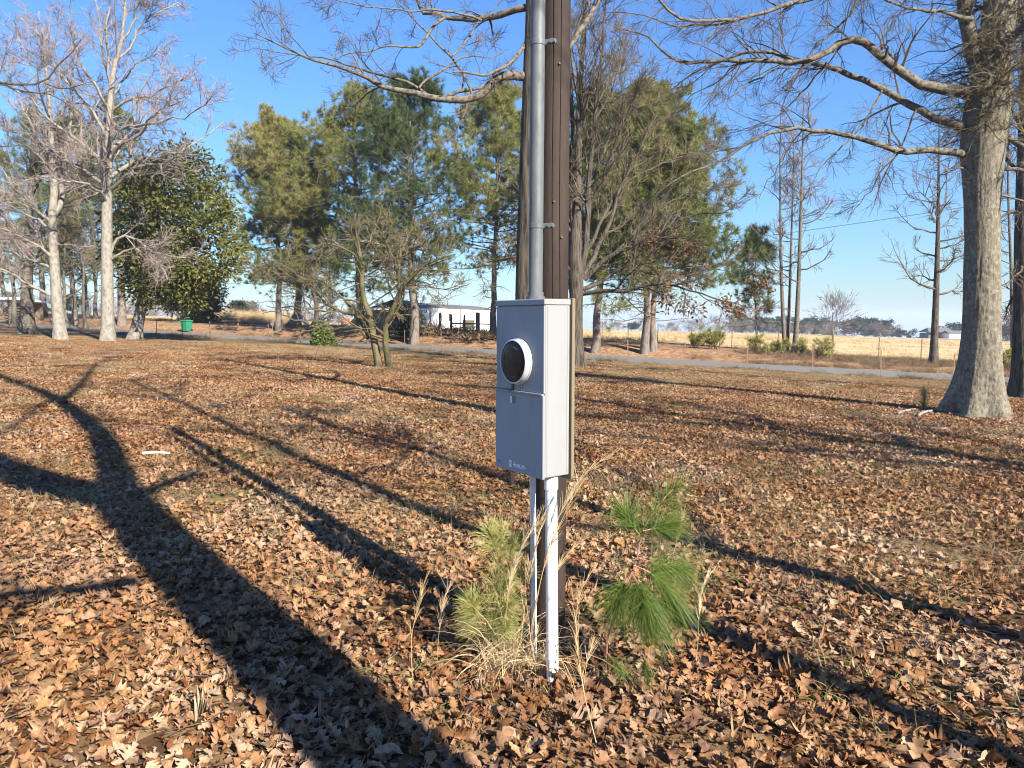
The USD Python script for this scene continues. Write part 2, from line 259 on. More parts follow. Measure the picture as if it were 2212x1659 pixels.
def grow(rng, P, R, per, t0=.25, t1=1.0, ang=50, dang=15, lf=.45, lmin=.0, n=5, wander=.25, up=.05, rr=.6, rmin=.003, lmax=99, wt=.55):
    m = len(P); L = np.linalg.norm(np.diff(P, axis=1), axis=2).sum(1)
    cnt = np.maximum(1, np.round(per * (rng.random(m) * .5 + .75))).astype(int) if np.ndim(per) == 0 else np.asarray(per, int)
    idx = np.repeat(np.arange(m), cnt); M = len(idx)
    t = t0 + (t1 - t0) * rng.random(M); p, d, r = interp(P, R, idx, t)
    q = rng.normal(size=(M, 3)); q -= (q * d).sum(1, keepdims=True) * d; q /= np.linalg.norm(q, axis=1, keepdims=True)
    a = np.radians(ang + dang * rng.normal(size=M))[:, None]; dr = np.cos(a) * d + np.sin(a) * q
    ln = np.clip(lf * L[idx] * (1 - wt * t) * (.55 + .8 * rng.random(M)), lmin, lmax)
    pts = [p]
    for k in range(n - 1):
        dr = dr + wander * rng.normal(size=(M, 3)) * .6; dr[:, 2] += up; dr /= np.linalg.norm(dr, axis=1, keepdims=True)
        p = p + dr * (ln / (n - 1))[:, None]; pts.append(p)
    r0 = np.maximum(r * rr, rmin * 1.3); s = np.linspace(0, 1, n)
    return np.stack(pts, 1), r0[:, None] * (1 - s) + rmin * s
def pack(limbs, n=16):
    return np.stack([spline(p, n) for p, r in limbs]), np.stack([np.interp(np.linspace(0, 1, n), np.linspace(0, 1, len(r)), r) for p, r in limbs])
def trunk_mesh(P, R, k=20, flare=.55, fl_h=.55, seed=0, rough=.05, lobes=5):
    v, f = sweep(P, R, k, cap=False)
    n = len(P); V = v.reshape(n, k, 3); h = (P[:, 2] - P[0, 2]); g = np.arange(k) * 2 * np.pi / k
    rad = V - P[:, None]
    fl = flare * np.exp(-np.maximum(h, 0) / fl_h)[:, None] * (1 + .6 * np.cos(lobes * g + seed)[None] + .4 * np.cos(3 * g + 2 * seed)[None])
    ns = rough * 2 * (fbm(V * np.array([2.2, 2.2, .9]) / max(R[0], .12) * .35, 3, seed) - .5)
    if k >= 24:
        q = np.stack([np.broadcast_to(np.cos(g) * 7 * k / 40, (n, k)), np.broadcast_to(np.sin(g) * 7 * k / 40, (n, k)), np.broadcast_to(h[:, None] * 1.3, (n, k))], -1); ns = ns + .07 * (fbm(q, 2, seed + 3) - .5)
    V = P[:, None] + rad * (1 + fl + ns)[:, :, None]
    return V.reshape(-1, 3), f
def blades(rng, p, d, count, length, width, spread, droop=0.0):
    """Tufts: COUNT thin triangles round each point, fanned about the shoot's direction."""
    M = len(p); P = np.repeat(p, count, 0); D = np.repeat(d, count, 0)
    q = D + spread * rng.normal(size=P.shape); q[:, 2] -= droop; q /= np.linalg.norm(q, axis=1, keepdims=True)
    s = np.cross(q, rng.normal(size=P.shape)); s /= np.linalg.norm(s, axis=1, keepdims=True) + 1e-9
    L = (length * (.7 + .6 * rng.random(len(P))))[:, None]; P = P + .25 * length * rng.normal(size=P.shape) * .4
    V = np.stack([P - s * width / 2, P + s * width / 2, P + q * L], 1).reshape(-1, 3)
    return V, np.arange(len(V)).reshape(-1, 3)
def leaves(rng, p, d, length, width, spread=.8, droop=.2):
    """Single leaves: folded rhombs of four triangles."""
    q = d + spread * rng.normal(size=p.shape); q[:, 2] -= droop; q /= np.linalg.norm(q, axis=1, keepdims=True)
    s = np.cross(q, rng.normal(size=p.shape)); s /= np.linalg.norm(s, axis=1, keepdims=True) + 1e-9; n = np.cross(s, q)
    L = (length * (.65 + .7 * rng.random(len(p))))[:, None]; W = width * (L / length) / 2
    mid = p + q * L * .5 - n * W * .35
    V = np.stack([p, mid + s * W + n * W * .5, p + q * L, mid - s * W + n * W * .5, mid], 1).reshape(-1, 3)
    F = np.array([[0, 1, 4], [1, 2, 4], [2, 3, 4], [3, 0, 4]]); F = (F[None] + 5 * np.arange(len(p))[:, None, None]).reshape(-1, 3)
    return V, F
def ends(P):
    d = P[:, -1] - P[:, -2]; return P[:, -1], d / (np.linalg.norm(d, axis=1, keepdims=True) + 1e-9)
def bare_tree(name, label, trunk, limbs, mats, rng, levels, tfl=.55, group=None, loc=None, cat='tree', k=20, limb_sides=8, rough=.05, lead=None):
    """A leafless tree: trunk, each traced limb a part, twigs grown on the limbs."""
    P, R = trunk; o = P[0] if loc is None else loc
    t = thing(name, label, cat, o, group)
    P2 = P.copy(); P2[0, 2] -= .15
    obj('trunk', trunk_mesh(P2, R, k, tfl, .45 + R[0] * .6, int(P[0, 0] * 7) % 9, rough), mats[0], t, smooth=True)
    for q, r in limbs: obj('limb', sweep(q, r, limb_sides), mats[1], t, smooth=True)
    S = list(limbs)
    if lead: S.append((P[int(len(P) * lead):], R[int(len(P) * lead):]))
    A, B = pack(S); made = []
    for i, lv in enumerate(levels):
        lv = dict(lv); sides = lv.pop('sides', 3)
        if i == 0 and 'dens' in lv:
            L = np.linalg.norm(np.diff(A, axis=1), axis=2).sum(1); lv['per'] = np.maximum(2, np.round(L * lv.pop('dens'))).astype(int)
        A, B = grow(rng, A, B, **lv); made.append((A, B, sides))
    if len(made) > 1: obj('branches', cat_([sweep(a, b, s) for a, b, s in made[:-1]]), mats[2], t, kind='stuff')
    obj('twigs', ribbon(made[-1][0], made[-1][1] * (made[-1][2] / 3), rng), mats[3] if len(mats) > 3 else mats[2], t, kind='stuff')
    return t, made
def straight(b, h, r0, r1, lean=(0, 0), n=18, rng=None, wig=.0):
    z = np.linspace(0, 1, n); P = np.stack([b[0] + lean[0] * z * h, b[1] + lean[1] * z * h, b[2] + z * h], 1)
    if rng is not None: 
        w = np.cumsum(rng.normal(0, wig, (n, 2)), 0); w -= np.outer(z, w[-1]); P[:, :2] += w
    return P, r0 + (r1 - r0) * z ** .85
def pine(name, label, b, h, r, cb, spread, rng, lean=(0, 0), nb=62, nsub=7, ntuft=5, nneedle=25, nl=.40, nw=.031, mat='pine_needles', group='tall pines across the road', bark_='pine_bark', dead=7, round_=.5, k=12):
    P, R = straight(b, h, r, .04, lean, 20, rng, .06)
    t = thing(name, label, 'pine tree', b, group)
    P2 = P.copy(); P2[0, 2] -= .2; obj('trunk', trunk_mesh(P2, R, k, .18, .6, int(b[0] * 3) % 9, .06), bark_, t, smooth=True)
    f = np.sort(cb + (1 - cb) * (rng.random(nb) ** .9)); s = (f - cb) / (1 - cb)
    idx = np.zeros(nb, int); p, d, rr = interp(P[None], R[None], idx, np.minimum(f, .995))
    az = rng.random(nb) * 2 * np.pi; prof = np.clip(np.sin(np.pi * np.clip(s * .86 + .14, 0, 1)) ** round_, .34, 1) * (1 - .32 * s)
    L = spread * prof * (.55 + .6 * rng.random(nb)); el = np.radians(-8 + 50 * s ** 1.4 + 9 * rng.normal(size=nb))
    dr = np.stack([np.cos(az) * np.cos(el), np.sin(az) * np.cos(el), np.sin(el)], 1); pts = [p]
    for i in range(7):
        dr = dr + .12 * rng.normal(size=dr.shape); dr[:, 2] += .045; dr /= np.linalg.norm(dr, axis=1, keepdims=True); p = p + dr * (L / 7)[:, None]; pts.append(p)
    A = np.stack(pts, 1); B = np.maximum(rr * .36, .018)[:, None] * np.linspace(1, .22, 8)[None]
    A2, B2 = grow(rng, A, B, nsub, .22, 1, 52, 16, .5, .6, 5, .3, .07, .55, .008, lmax=2.6)
    A3, B3 = grow(rng, A2, B2, ntuft, .2, 1.0, 45, 20, .5, .3, 3, .3, .1, .6, .006, lmax=1.0)
    made = [sweep(A, B, 5), sweep(A2, B2, 3)]
    if dead:
        zf = cb * (.45 + .55 * rng.random(dead)); p, d, rr = interp(P[None], R[None], np.zeros(dead, int), zf); az = rng.random(dead) * 6.28
        D = np.stack([np.cos(az), np.sin(az), .1 * rng.normal(size=dead)], 1); q = np.stack([p + D * l[:, None] for l in (np.linspace(0, 1, 5)[:, None] * (1 + 2.2 * rng.random(dead)))], 1); q[:, :, 2] -= np.linspace(0, .5, 5) ** 2
        q[:, 1:] += .08 * rng.normal(size=q[:, 1:].shape); dB = np.linspace(.035, .008, 5)[None].repeat(dead, 0); made.append(sweep(q, dB, 4)); made.append(sweep(*grow(rng, q, dB, 7, .3, 1, 50, 14, .4, .2, 4, .3, 0, .5, .004), 3))
    obj('branches', cat_(made), bark_, t, kind='stuff')
    p3, d3 = ends(A3); p2, d2 = ends(A2); p1, d1 = ends(A)
    d = np.vstack([d3, d2, d1]); d[:, 2] += .25
    obj('crown', blades(rng, np.vstack([p3, p2, p1]), d, nneedle, nl, nw, .85), mat, t, kind='stuff')
    return t
g = np.random.default_rng
TW = lambda **k: dict(k)

# white-barked trees at the left
rng = g(11)
D2 = 41.0
tp = base(235, D2); tr = px([(235, 738), (231, 560), (232, 390), (236, 300), (238, 220), (246, 150), (262, 90), (270, 20), (272, -60)], D2); tr[0] = tp
T2 = (spline(tr, 26), np.interp(np.linspace(0, 1, 26), [0, .25, .45, .65, .85, 1], [.34, .30, .25, .16, .09, .04]))
ll = [([(233, 385), (205, 340), (150, 300), (95, 240), (40, 170)], -3, .12), ([(231, 402), (170, 362), (110, 335), (40, 310)], 2, .12), ([(236, 300), (200, 245), (150, 180), (100, 110), (70, 40)], 2, .11),
      ([(238, 235), (215, 200), (185, 150), (165, 90), (150, 10)], -2, .09), ([(242, 190), (225, 140), (212, 80), (208, 10), (205, -50)], 1, .08), ([(250, 140), (290, 90), (330, 50), (385, 5)], 2, .07), ([(240, 240), (290, 205), (340, 190), (405, 165)], -2, .08),
      ([(240, 300), (300, 270), (360, 262), (445, 225)], -3, .09), ([(238, 385), (280, 355), (340, 345), (420, 310), (485, 262)], 3, .12), ([(240, 410), (290, 370), (350, 352), (430, 335)], -3, .10), ([(240, 545), (270, 518), (320, 535), (370, 552), (440, 558)], 2, .09),
      ([(240, 562), (280, 548), (330, 560), (362, 605)], -2, .08), ([(232, 440), (190, 402), (140, 385), (80, 380)], -4, .09), ([(262, 90), (280, 40), (310, -10), (330, -60)], 0, .06), ([(246, 150), (235, 80), (240, 0), (235, -70)], 2, .06),
      ([(236, 320), (225, 240), (180, 190), (120, 170)], 5, .08), ([(238, 260), (280, 180), (330, 120), (370, 90)], 5, .07), ([(238, 350), (290, 300), (330, 250), (390, 220)], -6, .08)]
lv = [dict(per=11, t0=.15, ang=42, lf=.42, lmin=.8, n=6, wander=.22, up=.07, rr=.5, rmin=.012, sides=4), dict(per=8, t0=.15, ang=45, lf=.48, lmin=.5, n=5, wander=.3, up=.06, rr=.6, rmin=.009), dict(per=6, t0=.1, ang=45, lf=.6, lmin=.4, n=3, wander=.35, up=.06, rr=.7, rmin=.0065)]
bare_tree('white_barked_tree', 'tall pale barked bare tree with a straight trunk just left of the dark evergreen', T2, [limb(px(a, D2, D2 + dz), r, .025, 14, rng, .10) for a, dz, r in ll], ('white_bark', 'white_bark', 'twig_pink', 'twig_pink'), rng, lv, k=16, lead=.35, limb_sides=6, rough=.04, tfl=.35)
D1 = 41.0
tr = px([(132, 735), (122, 640), (117, 560), (113, 480), (117, 400), (112, 330), (108, 250), (100, 150), (92, 60)], D1); tr[0] = base(132, D1)
T1 = (spline(tr, 26), np.interp(np.linspace(0, 1, 26), [0, .2, .4, .7, 1], [.32, .27, .22, .13, .04]))
ll = [([(115, 470), (127, 430), (130, 350), (141, 290), (152, 200), (160, 110)], 1, .17), ([(115, 562), (70, 530), (20, 500), (-40, 478)], -3, .11), ([(115, 582), (60, 555), (0, 545), (-50, 520)], 3, .10), ([(118, 640), (60, 615), (0, 580), (-40, 560)], -2, .09),
      ([(113, 512), (80, 480), (35, 455), (-20, 430)], 4, .10), ([(120, 525), (150, 520), (190, 518), (230, 500)], 3, .07), ([(113, 480), (60, 430), (20, 390), (-20, 330)], -2, .10), ([(130, 422), (160, 395), (172, 370), (200, 335)], -3, .08), ([(112, 330), (70, 290), (20, 200), (0, 120)], 2, .09),
      ([(110, 280), (130, 200), (120, 110), (130, 30)], -2, .07), ([(104, 190), (60, 120), (30, 50)], 2, .06), ([(130, 350), (180, 290), (210, 230)], 4, .06)]
bare_tree('white_barked_tree', 'pale bare tree with long limbs reaching left near the left picture edge', T1, [limb(px(a, D1, D1 + dz), r, .022, 14, rng, .09) for a, dz, r in ll], ('white_bark', 'white_bark', 'twig_pink', 'twig_pink'), rng, lv, k=16, lead=.4, limb_sides=6, rough=.04, tfl=.35)
D0 = 48.0
tr = px([(62, 722), (58, 640), (60, 560), (66, 450), (72, 330), (75, 200)], D0); tr[0] = base(62, D0)
bare_tree('brown_trunk_tree', 'thick brown trunk tree standing behind the two pale barked trees', (spline(tr, 20), np.linspace(.42, .08, 20)), [limb(px(a, D0, D0 + dz), r, .03, 12, rng, .1) for a, dz, r in
          [([(62, 520), (100, 440), (150, 380), (210, 330)], 2, .14), ([(62, 560), (20, 480), (-20, 420)], -2, .13), ([(66, 460), (30, 350), (10, 250)], 3, .12), ([(68, 420), (110, 330), (130, 240)], -3, .12), ([(60, 590), (110, 540), (170, 510)], 4, .1)]], ('limb_bark', 'limb_bark', 'twig_olive', 'twig_olive'), rng, lv[:2] + [dict(lv[2], per=9)], k=14, lead=.5, limb_sides=6)

# the tree just behind the meter pole
rng = g(21)
DC = 11.6
tr = px([(1138, 900), (1139, 640), (1147, 300), (1155, 0), (1163, -300), (1168, -700), (1165, -1000)], DC); tr[0] = base(1140, DC)
TC = (spline(tr, 40), np.interp(np.linspace(0, 1, 40), [0, .15, .35, .6, 1], [.21, .185, .165, .12, .03]))
ll = [([(1146, 168), (1095, 160), (1070, 170), (1040, 205), (985, 218), (930, 212), (880, 200), (830, 190), (800, 172), (745, 145), (690, 130), (640, 112), (590, 90), (550, 72)], -.7, .078, .006, 30),
      ([(929, 211), (905, 190), (873, 174), (800, 156), (741, 140), (699, 124), (615, 116), (551, 103)], .8, .026, .004, 22), ([(905, 190), (913, 177), (947, 158), (979, 137), (1011, 124), (1050, 129), (1090, 110)], .4, .02, .006, 18),
      ([(1135, 95), (1120, 119), (1085, 148), (1045, 164), (1006, 156), (979, 156)], -.6, .035, .012, 16), ([(955, 213), (998, 195), (1050, 182), (1090, 160)], .5, .032, .02, 14), ([(1021, 208), (995, 153), (971, 124), (932, 79), (892, 40), (858, 5), (820, -50)], 1.0, .022, .006, 18),
      ([(974, 124), (1011, 82), (1037, 42), (1077, 8), (1090, -30)], .6, .016, .006, 14), ([(1152, 15), (1120, 18), (1077, 34), (1037, 44), (995, 44), (963, 37), (942, 29), (918, 26), (905, 3), (880, -40)], .9, .06, .02, 20),
      ([(963, 37), (940, 55), (924, 77), (908, 108), (866, 106), (800, 114), (734, 124), (690, 150)], -.6, .024, .004, 20), ([(1149, 185), (1190, 145), (1233, 95), (1265, 45), (1300, -25), (1330, -120)], .8, .06, .03, 16),
      ([(1040, 44), (960, 20), (880, 22), (800, 12), (730, 0), (680, -10)], -1.2, .02, .004, 18), ([(1160, -200), (1080, -260), (980, -280), (880, -340)], 1.5, .06, .012, 16), ([(1163, -300), (1240, -380), (1330, -430), (1440, -500)], -1.2, .06, .012, 16),
      ([(1164, -420), (1100, -520), (1040, -600), (1000, -720)], -1.5, .05, .01, 16), ([(1166, -520), (1230, -640), (1290, -760)], 1.5, .05, .01, 16)]
lv = [dict(dens=2.6, per=1, t0=.2, ang=52, lf=.28, lmin=.35, lmax=1.6, n=7, wander=.28, up=.03, rr=.45, rmin=.0035, sides=4), dict(per=5, t0=.15, ang=45, lf=.5, lmin=.2, n=6, wander=.3, up=.04, rr=.55, rmin=.0026), dict(per=8, t0=.12, ang=42, lf=.6, lmin=.16, n=4, wander=.3, up=.05, rr=.7, rmin=.0018)]
bare_tree('rough_barked_tree', 'rough dark barked tree right behind the meter pole with a crooked limb reaching left', TC, [limb(px(a, DC, DC + dz), r0, r1, n, rng, .012) for a, dz, r0, r1, n in ll], ('dark_bark', 'limb_bark', 'twig_grey', 'twig_grey'), rng, lv, k=24, rough=.09, limb_sides=8, lead=.55)

# the oak with brown leaves behind the pole, to the right
rng = g(31)
DB = 29.0
tr = px([(1245, 793), (1243, 720), (1245, 640), (1243, 560), (1246, 450), (1250, 300), (1256, 150), (1262, 0), (1270, -120)], DB); tr[0] = base(1245, DB)
TB = (spline(tr, 30), np.interp(np.linspace(0, 1, 30), [0, .17, .24, .4, .7, 1], [.31, .27, .30, .18, .10, .04]))
ll = [([(1247, 625), (1262, 560), (1275, 430), (1288, 250), (1304, 60), (1310, -40)], -1, .15, .02), ([(1243, 600), (1228, 520), (1226, 400), (1232, 250), (1230, 100)], 1, .13, .02), ([(1258, 600), (1300, 520), (1340, 430), (1390, 320), (1425, 235)], 2, .12, .015), ([(1261, 604), (1295, 567), (1327, 544), (1380, 523), (1422, 499), (1459, 478), (1512, 462), (1575, 458)], -2, .12, .012),
      ([(1260, 625), (1300, 607), (1332, 583), (1400, 590), (1470, 596), (1540, 575)], 1, .10, .01), ([(1258, 635), (1316, 631), (1353, 638), (1420, 610), (1500, 625), (1570, 650), (1615, 665)], -3, .09, .01), ([(1262, 560), (1310, 470), (1360, 400), (1440, 350), (1520, 330)], 3, .09, .012), ([(1275, 440), (1320, 340), (1360, 250), (1390, 160)], -2, .08, .012),
      ([(1246, 450), (1290, 360), (1330, 250), (1345, 130)], 3, .08, .012), ([(1285, 260), (1320, 170), (1340, 60)], 1, .06, .012), ([(1232, 500), (1200, 420), (1185, 330)], -2, .07, .012), ([(1250, 300), (1270, 180), (1275, 50), (1285, -60)], -1, .06, .012), ([(1240, 590), (1180, 560), (1110, 560), (1040, 570)], -2, .09, .012), ([(1330, 545), (1400, 470), (1470, 420), (1560, 405)], 2, .06, .01)]
lv = [dict(per=15, t0=.15, ang=40, lf=.36, lmin=.5, n=6, wander=.2, up=.08, rr=.5, rmin=.010, sides=4), dict(per=7, t0=.15, ang=38, lf=.48, lmin=.35, n=5, wander=.25, up=.05, rr=.6, rmin=.0065), dict(per=11, t0=.15, ang=40, lf=.6, lmin=.3, n=3, wander=.3, up=.05, rr=.7, rmin=.0045)]
tB, made = bare_tree('brown_leaved_oak', 'oak with upright twiggy stems and clinging brown leaves right of the meter pole', TB, [limb(px(a, DB, DB + dz), r0, r1, 16, rng, .06) for a, dz, r0, r1 in ll], ('dark_bark', 'dark_bark', 'twig_dark', 'twig_olive'), rng, lv, k=20, rough=.09, limb_sides=7, lead=.4)
p3, d3 = ends(made[2][0]); rel = p3 - TB[0][0]
ok = (rel[:, 2] < 5.6) & (rel[:, 2] > 2.1) & (rel[:, 0] > 1.2) & (noise(p3 * 1.1, 4) + .35 * sm(rel[:, 0], 1, 5) > .86)
pl = np.repeat(p3[ok], 2, 0) + rng.normal(0, .07, (2 * ok.sum(), 3)); dl = np.repeat(d3[ok], 2, 0)
obj('brown_leaves', leaves(rng, pl, dl, .16, .075, .9, .5), 'brown_leaves', tB, kind='stuff')

# the great oak at the right
rng = g(41)
DR = 14.2; mpx = DR / FPX
tr = px([(2120, 892), (2120, 780), (2122, 650), (2122, 500), (2122, 380), (2126, 280), (2138, 180), (2152, 80), (2166, -50), (2182, -250), (2195, -500), (2200, -800)], DR); tr[0] = base(2120, DR)
TR = (spline(tr, 88), np.interp(np.linspace(0, 1, 88), [0, .066, .143, .23, .30, .36, .42, .48, .7, 1], np.array([42, 38, 34.5, 33, 35, 41, 41, 33, 24, 8]) * mpx))
ll = [([(2090, 335), (2024, 327), (1945, 330), (1892, 317), (1826, 293), (1733, 280), (1681, 285), (1637, 300), (1595, 325), (1542, 350), (1463, 385), (1400, 440)], -1.5, .10, .008, 26), ([(2100, 280), (2024, 254), (1971, 227), (1918, 190), (1879, 164), (1839, 148), (1786, 132), (1733, 114), (1667, 100), (1634, 100), (1582, 119), (1516, 148), (1463, 180), (1410, 230)], 1.6, .12, .010, 28),
      ([(2105, 215), (2077, 192), (2011, 180), (1958, 148), (1905, 114), (1865, 93), (1834, 87), (1807, 98), (1776, 122), (1733, 138), (1681, 135), (1628, 130), (1568, 135), (1489, 140), (1436, 119), (1410, 87), (1370, 71), (1325, 58)], -.8, .15, .010, 34),
      ([(2120, 160), (2092, 90), (2078, -20), (2060, -150), (2020, -320), (1990, -480)], 1.0, .22, .03, 20), ([(2080, -60), (1950, -45), (1820, -20), (1703, 13), (1634, 29), (1568, 37), (1502, 40), (1470, 37), (1449, 24), (1430, 2), (1390, -30)], -1.8, .09, .02, 26), ([(1640, 28), (1560, 45), (1460, 40), (1422, 26), (1383, 18), (1304, 24), (1270, 45)], .6, .035, .008, 18),
      ([(2060, -150), (1950, -120), (1865, -50), (1826, 27), (1792, 69), (1760, 95), (1725, 150), (1690, 190)], .5, .06, .012, 20), ([(1979, 237), (1945, 322), (1918, 362), (1892, 396), (1852, 436), (1830, 480)], .4, .026, .006, 16), ([(1905, 195), (1880, 235), (1855, 275), (1828, 300), (1780, 360), (1740, 420)], -.7, .028, .006, 16), ([(1786, 135), (1745, 185), (1700, 230), (1640, 270), (1590, 285)], .9, .030, .006, 16),
      ([(1700, 138), (1650, 165), (1600, 200), (1540, 230)], -.6, .03, .006, 14), ([(1733, 282), (1700, 320), (1670, 370), (1640, 430)], .5, .022, .005, 14), ([(1600, 130), (1560, 175), (1500, 215), (1440, 260)], 1, .022, .005, 14),
      ([(2160, 285), (2200, 310), (2240, 345), (2290, 370)], -1, .09, .03, 10), ([(2158, 362), (2200, 368), (2240, 385), (2300, 380)], 1, .06, .02, 10), ([(2150, 415), (2200, 425), (2260, 450)], .6, .035, .012, 10), ([(2086, 360), (2060, 365), (2045, 370)], -.3, .03, .015, 6), ([(2150, 120), (2200, 60), (2260, 20), (2330, -60)], -1.5, .14, .03, 14),
      ([(2165, -60), (2110, -180), (2050, -330), (2030, -520)], 2.5, .12, .02, 16), ([(2180, -240), (2260, -350), (2330, -500)], -2, .12, .02, 14), ([(2020, -320), (1900, -400), (1760, -430), (1600, -470)], 2, .09, .012, 18), ([(2060, -160), (1960, -230), (1800, -240), (1650, -220), (1500, -250)], -2.5, .09, .012, 20), ([(2190, -420), (2120, -560), (2080, -760)], -1, .09, .015, 14), ([(2100, 40), (2010, 20), (1930, 5), (1860, -30)], -1.6, .06, .012, 14)]
lv = [dict(dens=3.6, per=1, t0=.12, ang=48, lf=.22, lmin=.35, lmax=1.5, n=7, wander=.26, up=-.05, rr=.4, rmin=.0034, sides=4), dict(per=6, t0=.12, ang=40, lf=.5, lmin=.22, n=6, wander=.26, up=-.06, rr=.55, rmin=.0026), dict(per=6, t0=.12, ang=36, lf=.62, lmin=.2, n=4, wander=.28, up=-.025, rr=.7, rmin=.0019)]
tR, madeR = bare_tree('great_oak', 'massive grey oak with sunlit lichened trunk and sweeping limbs at the right edge', TR, [limb(px(a, DR, DR + dz), r0 * .74, r1 * .9, n, rng, .026, .8) for a, dz, r0, r1, n in ll], ('oak_bark', 'limb_bark', 'twig_grey', 'twig_grey'), rng, lv, k=88, rough=.10, limb_sides=9, tfl=.62, lead=.6)
# dense hanging sprouts round the top of its trunk
A, B = np.stack([spline(TR[0][32:52], 16)]), np.full((1, 16), .05)
a, b = grow(rng, A, B, 130, 0, 1, 75, 22, .42, .7, 7, .4, -.09, .35, .004, lmax=2.0, wt=0); a2, b2 = grow(rng, a, b, 8, .1, 1, 50, 15, .5, .2, 5, .35, -.05, .6, .0026); a3, b3 = grow(rng, a2, b2, 8, .1, 1, 45, 15, .5, .15, 4, .3, -.02, .7, .002)
obj('trunk_sprouts', cat_([sweep(a, b, 4), sweep(a2, b2, 3), ribbon(a3, b3, rng)]), 'twig_olive', tR, kind='stuff')

# the tree out of the picture at the left, one limb of it in view
rng = g(45); DL = 13.0
P, R = straight(base(-420, DL), 11, .22, .05, (.02, 0), 20, rng, .03)
ll = [([(-400, 240), (-200, 190), (-60, 170), (0, 182), (60, 187), (98, 181), (108, 162), (130, 138), (160, 108), (175, 85)], 0, .05, .008), ([(-60, 172), (0, 182), (50, 200), (95, 203), (140, 222), (175, 245)], .5, .022, .006), ([(98, 181), (140, 187), (175, 182), (200, 175)], -.3, .012, .004), ([(-410, 380), (-200, 330), (-60, 318), (0, 316), (50, 314), (80, 330)], .6, .035, .006)]
bare_tree('left_edge_tree', 'tree out of the picture at left with one dark limb crossing the pale trees', (P, R), [limb(px(a, DL, DL + dz), r0, r1, 18, rng, .012) for a, dz, r0, r1 in ll], ('dark_bark', 'dark_bark', 'twig_dark', 'twig_dark'), rng, [dict(dens=2.2, per=1, t0=.3, ang=45, lf=.25, lmin=.25, lmax=.9, n=6, wander=.25, up=.04, rr=.45, rmin=.003), dict(per=5, t0=.2, ang=42, lf=.5, lmin=.12, n=4, wander=.3, up=.04, rr=.7, rmin=.002)], k=14)

# small forked tree in the middle of the yard
rng = g(51)
c6 = lambda L: [((500 + x / 3.687) / 1.0271, (450 + y / 3.687) / 1.0271) for x, y in L]
DS = 24.3
s1 = px(c6([(1275, 1365), (1225, 1170), (1195, 1000), (1175, 900), (1130, 780), (1110, 560), (1100, 430), (1070, 250), (1060, 90)]), DS); s1[0] = base(826, DS) + [-.12, 0, 0]
s2 = px(c6([(1325, 1365), (1312, 1150), (1312, 1000), (1335, 920), (1400, 780), (1480, 660), (1560, 570), (1700, 480), (1850, 430)]), DS, DS - 1.5); s2[0] = base(832, DS) + [.12, 0, 0]
ll = [(s2, .20, .03), (px(c6([(1190, 1040), (1120, 960), (1060, 900), (960, 880), (870, 840), (740, 690), (600, 580), (480, 500), (330, 470)]), DS, DS + 2), .11, .015), (px(c6([(1430, 740), (1415, 600), (1410, 500), (1420, 400), (1470, 300), (1560, 180)]), DS - .4, DS + 1), .10, .015), (px(c6([(1405, 640), (1380, 500), (1350, 380), (1250, 230), (1200, 100)]), DS, DS - 1.5), .07, .012),
      (px(c6([(1110, 560), (1040, 450), (960, 400), (800, 380), (650, 350)]), DS, DS - 2), .06, .01), (px(c6([(1130, 640), (1200, 560), (1290, 500), (1300, 330)]), DS, DS + 1.4), .05, .01), (px(c6([(1160, 860), (1080, 800), (960, 760), (830, 640), (750, 600), (600, 640), (420, 680)]), DS, DS + 1), .06, .01), (px(c6([(1170, 1110), (1120, 1040), (1075, 920), (1030, 850), (985, 800)]), DS + .2, DS + .5), .12, .09),
      (px(c6([(1480, 660), (1620, 640), (1720, 690), (1850, 700), (2000, 660)]), DS - .8, DS - 2), .045, .01), (px(c6([(1400, 780), (1370, 850), (1385, 830)]), DS - .2, DS - .3), .1, .08), (px(c6([(740, 690), (640, 640), (540, 560), (380, 540), (220, 540)]), DS + 1.4, DS + 2.5), .04, .008), (px(c6([(1100, 430), (1180, 300), (1230, 150), (1300, 0)]), DS, DS + 1), .045, .01), (px(c6([(1560, 570), (1600, 420), (1690, 250), (1750, 80)]), DS - 1, DS - 2), .05, .01)]
lv = [dict(dens=3.0, per=1, t0=.2, ang=50, lf=.35, lmin=.5, lmax=2.2, n=6, wander=.25, up=.04, rr=.45, rmin=.008, sides=4), dict(per=6, t0=.15, ang=45, lf=.48, lmin=.3, n=5, wander=.28, up=.03, rr=.6, rmin=.0055), dict(per=6, t0=.12, ang=42, lf=.6, lmin=.25, n=3, wander=.3, up=.03, rr=.7, rmin=.004)]
bare_tree('small_forked_tree', 'small bare tree with two stems forking from one base in mid yard', (spline(s1, 22), np.interp(np.linspace(0, 1, 22), [0, .3, .6, 1], [.13, .11, .08, .03])), [limb(p, r0 * .66, r1 * .9, 18, rng, .035, .8) for p, r0, r1 in ll], ('mossy_bark', 'mossy_bark', 'twig_olive', 'twig_olive'), rng, lv, k=14, tfl=.25, limb_sides=9, lead=.4, loc=base(829, DS))

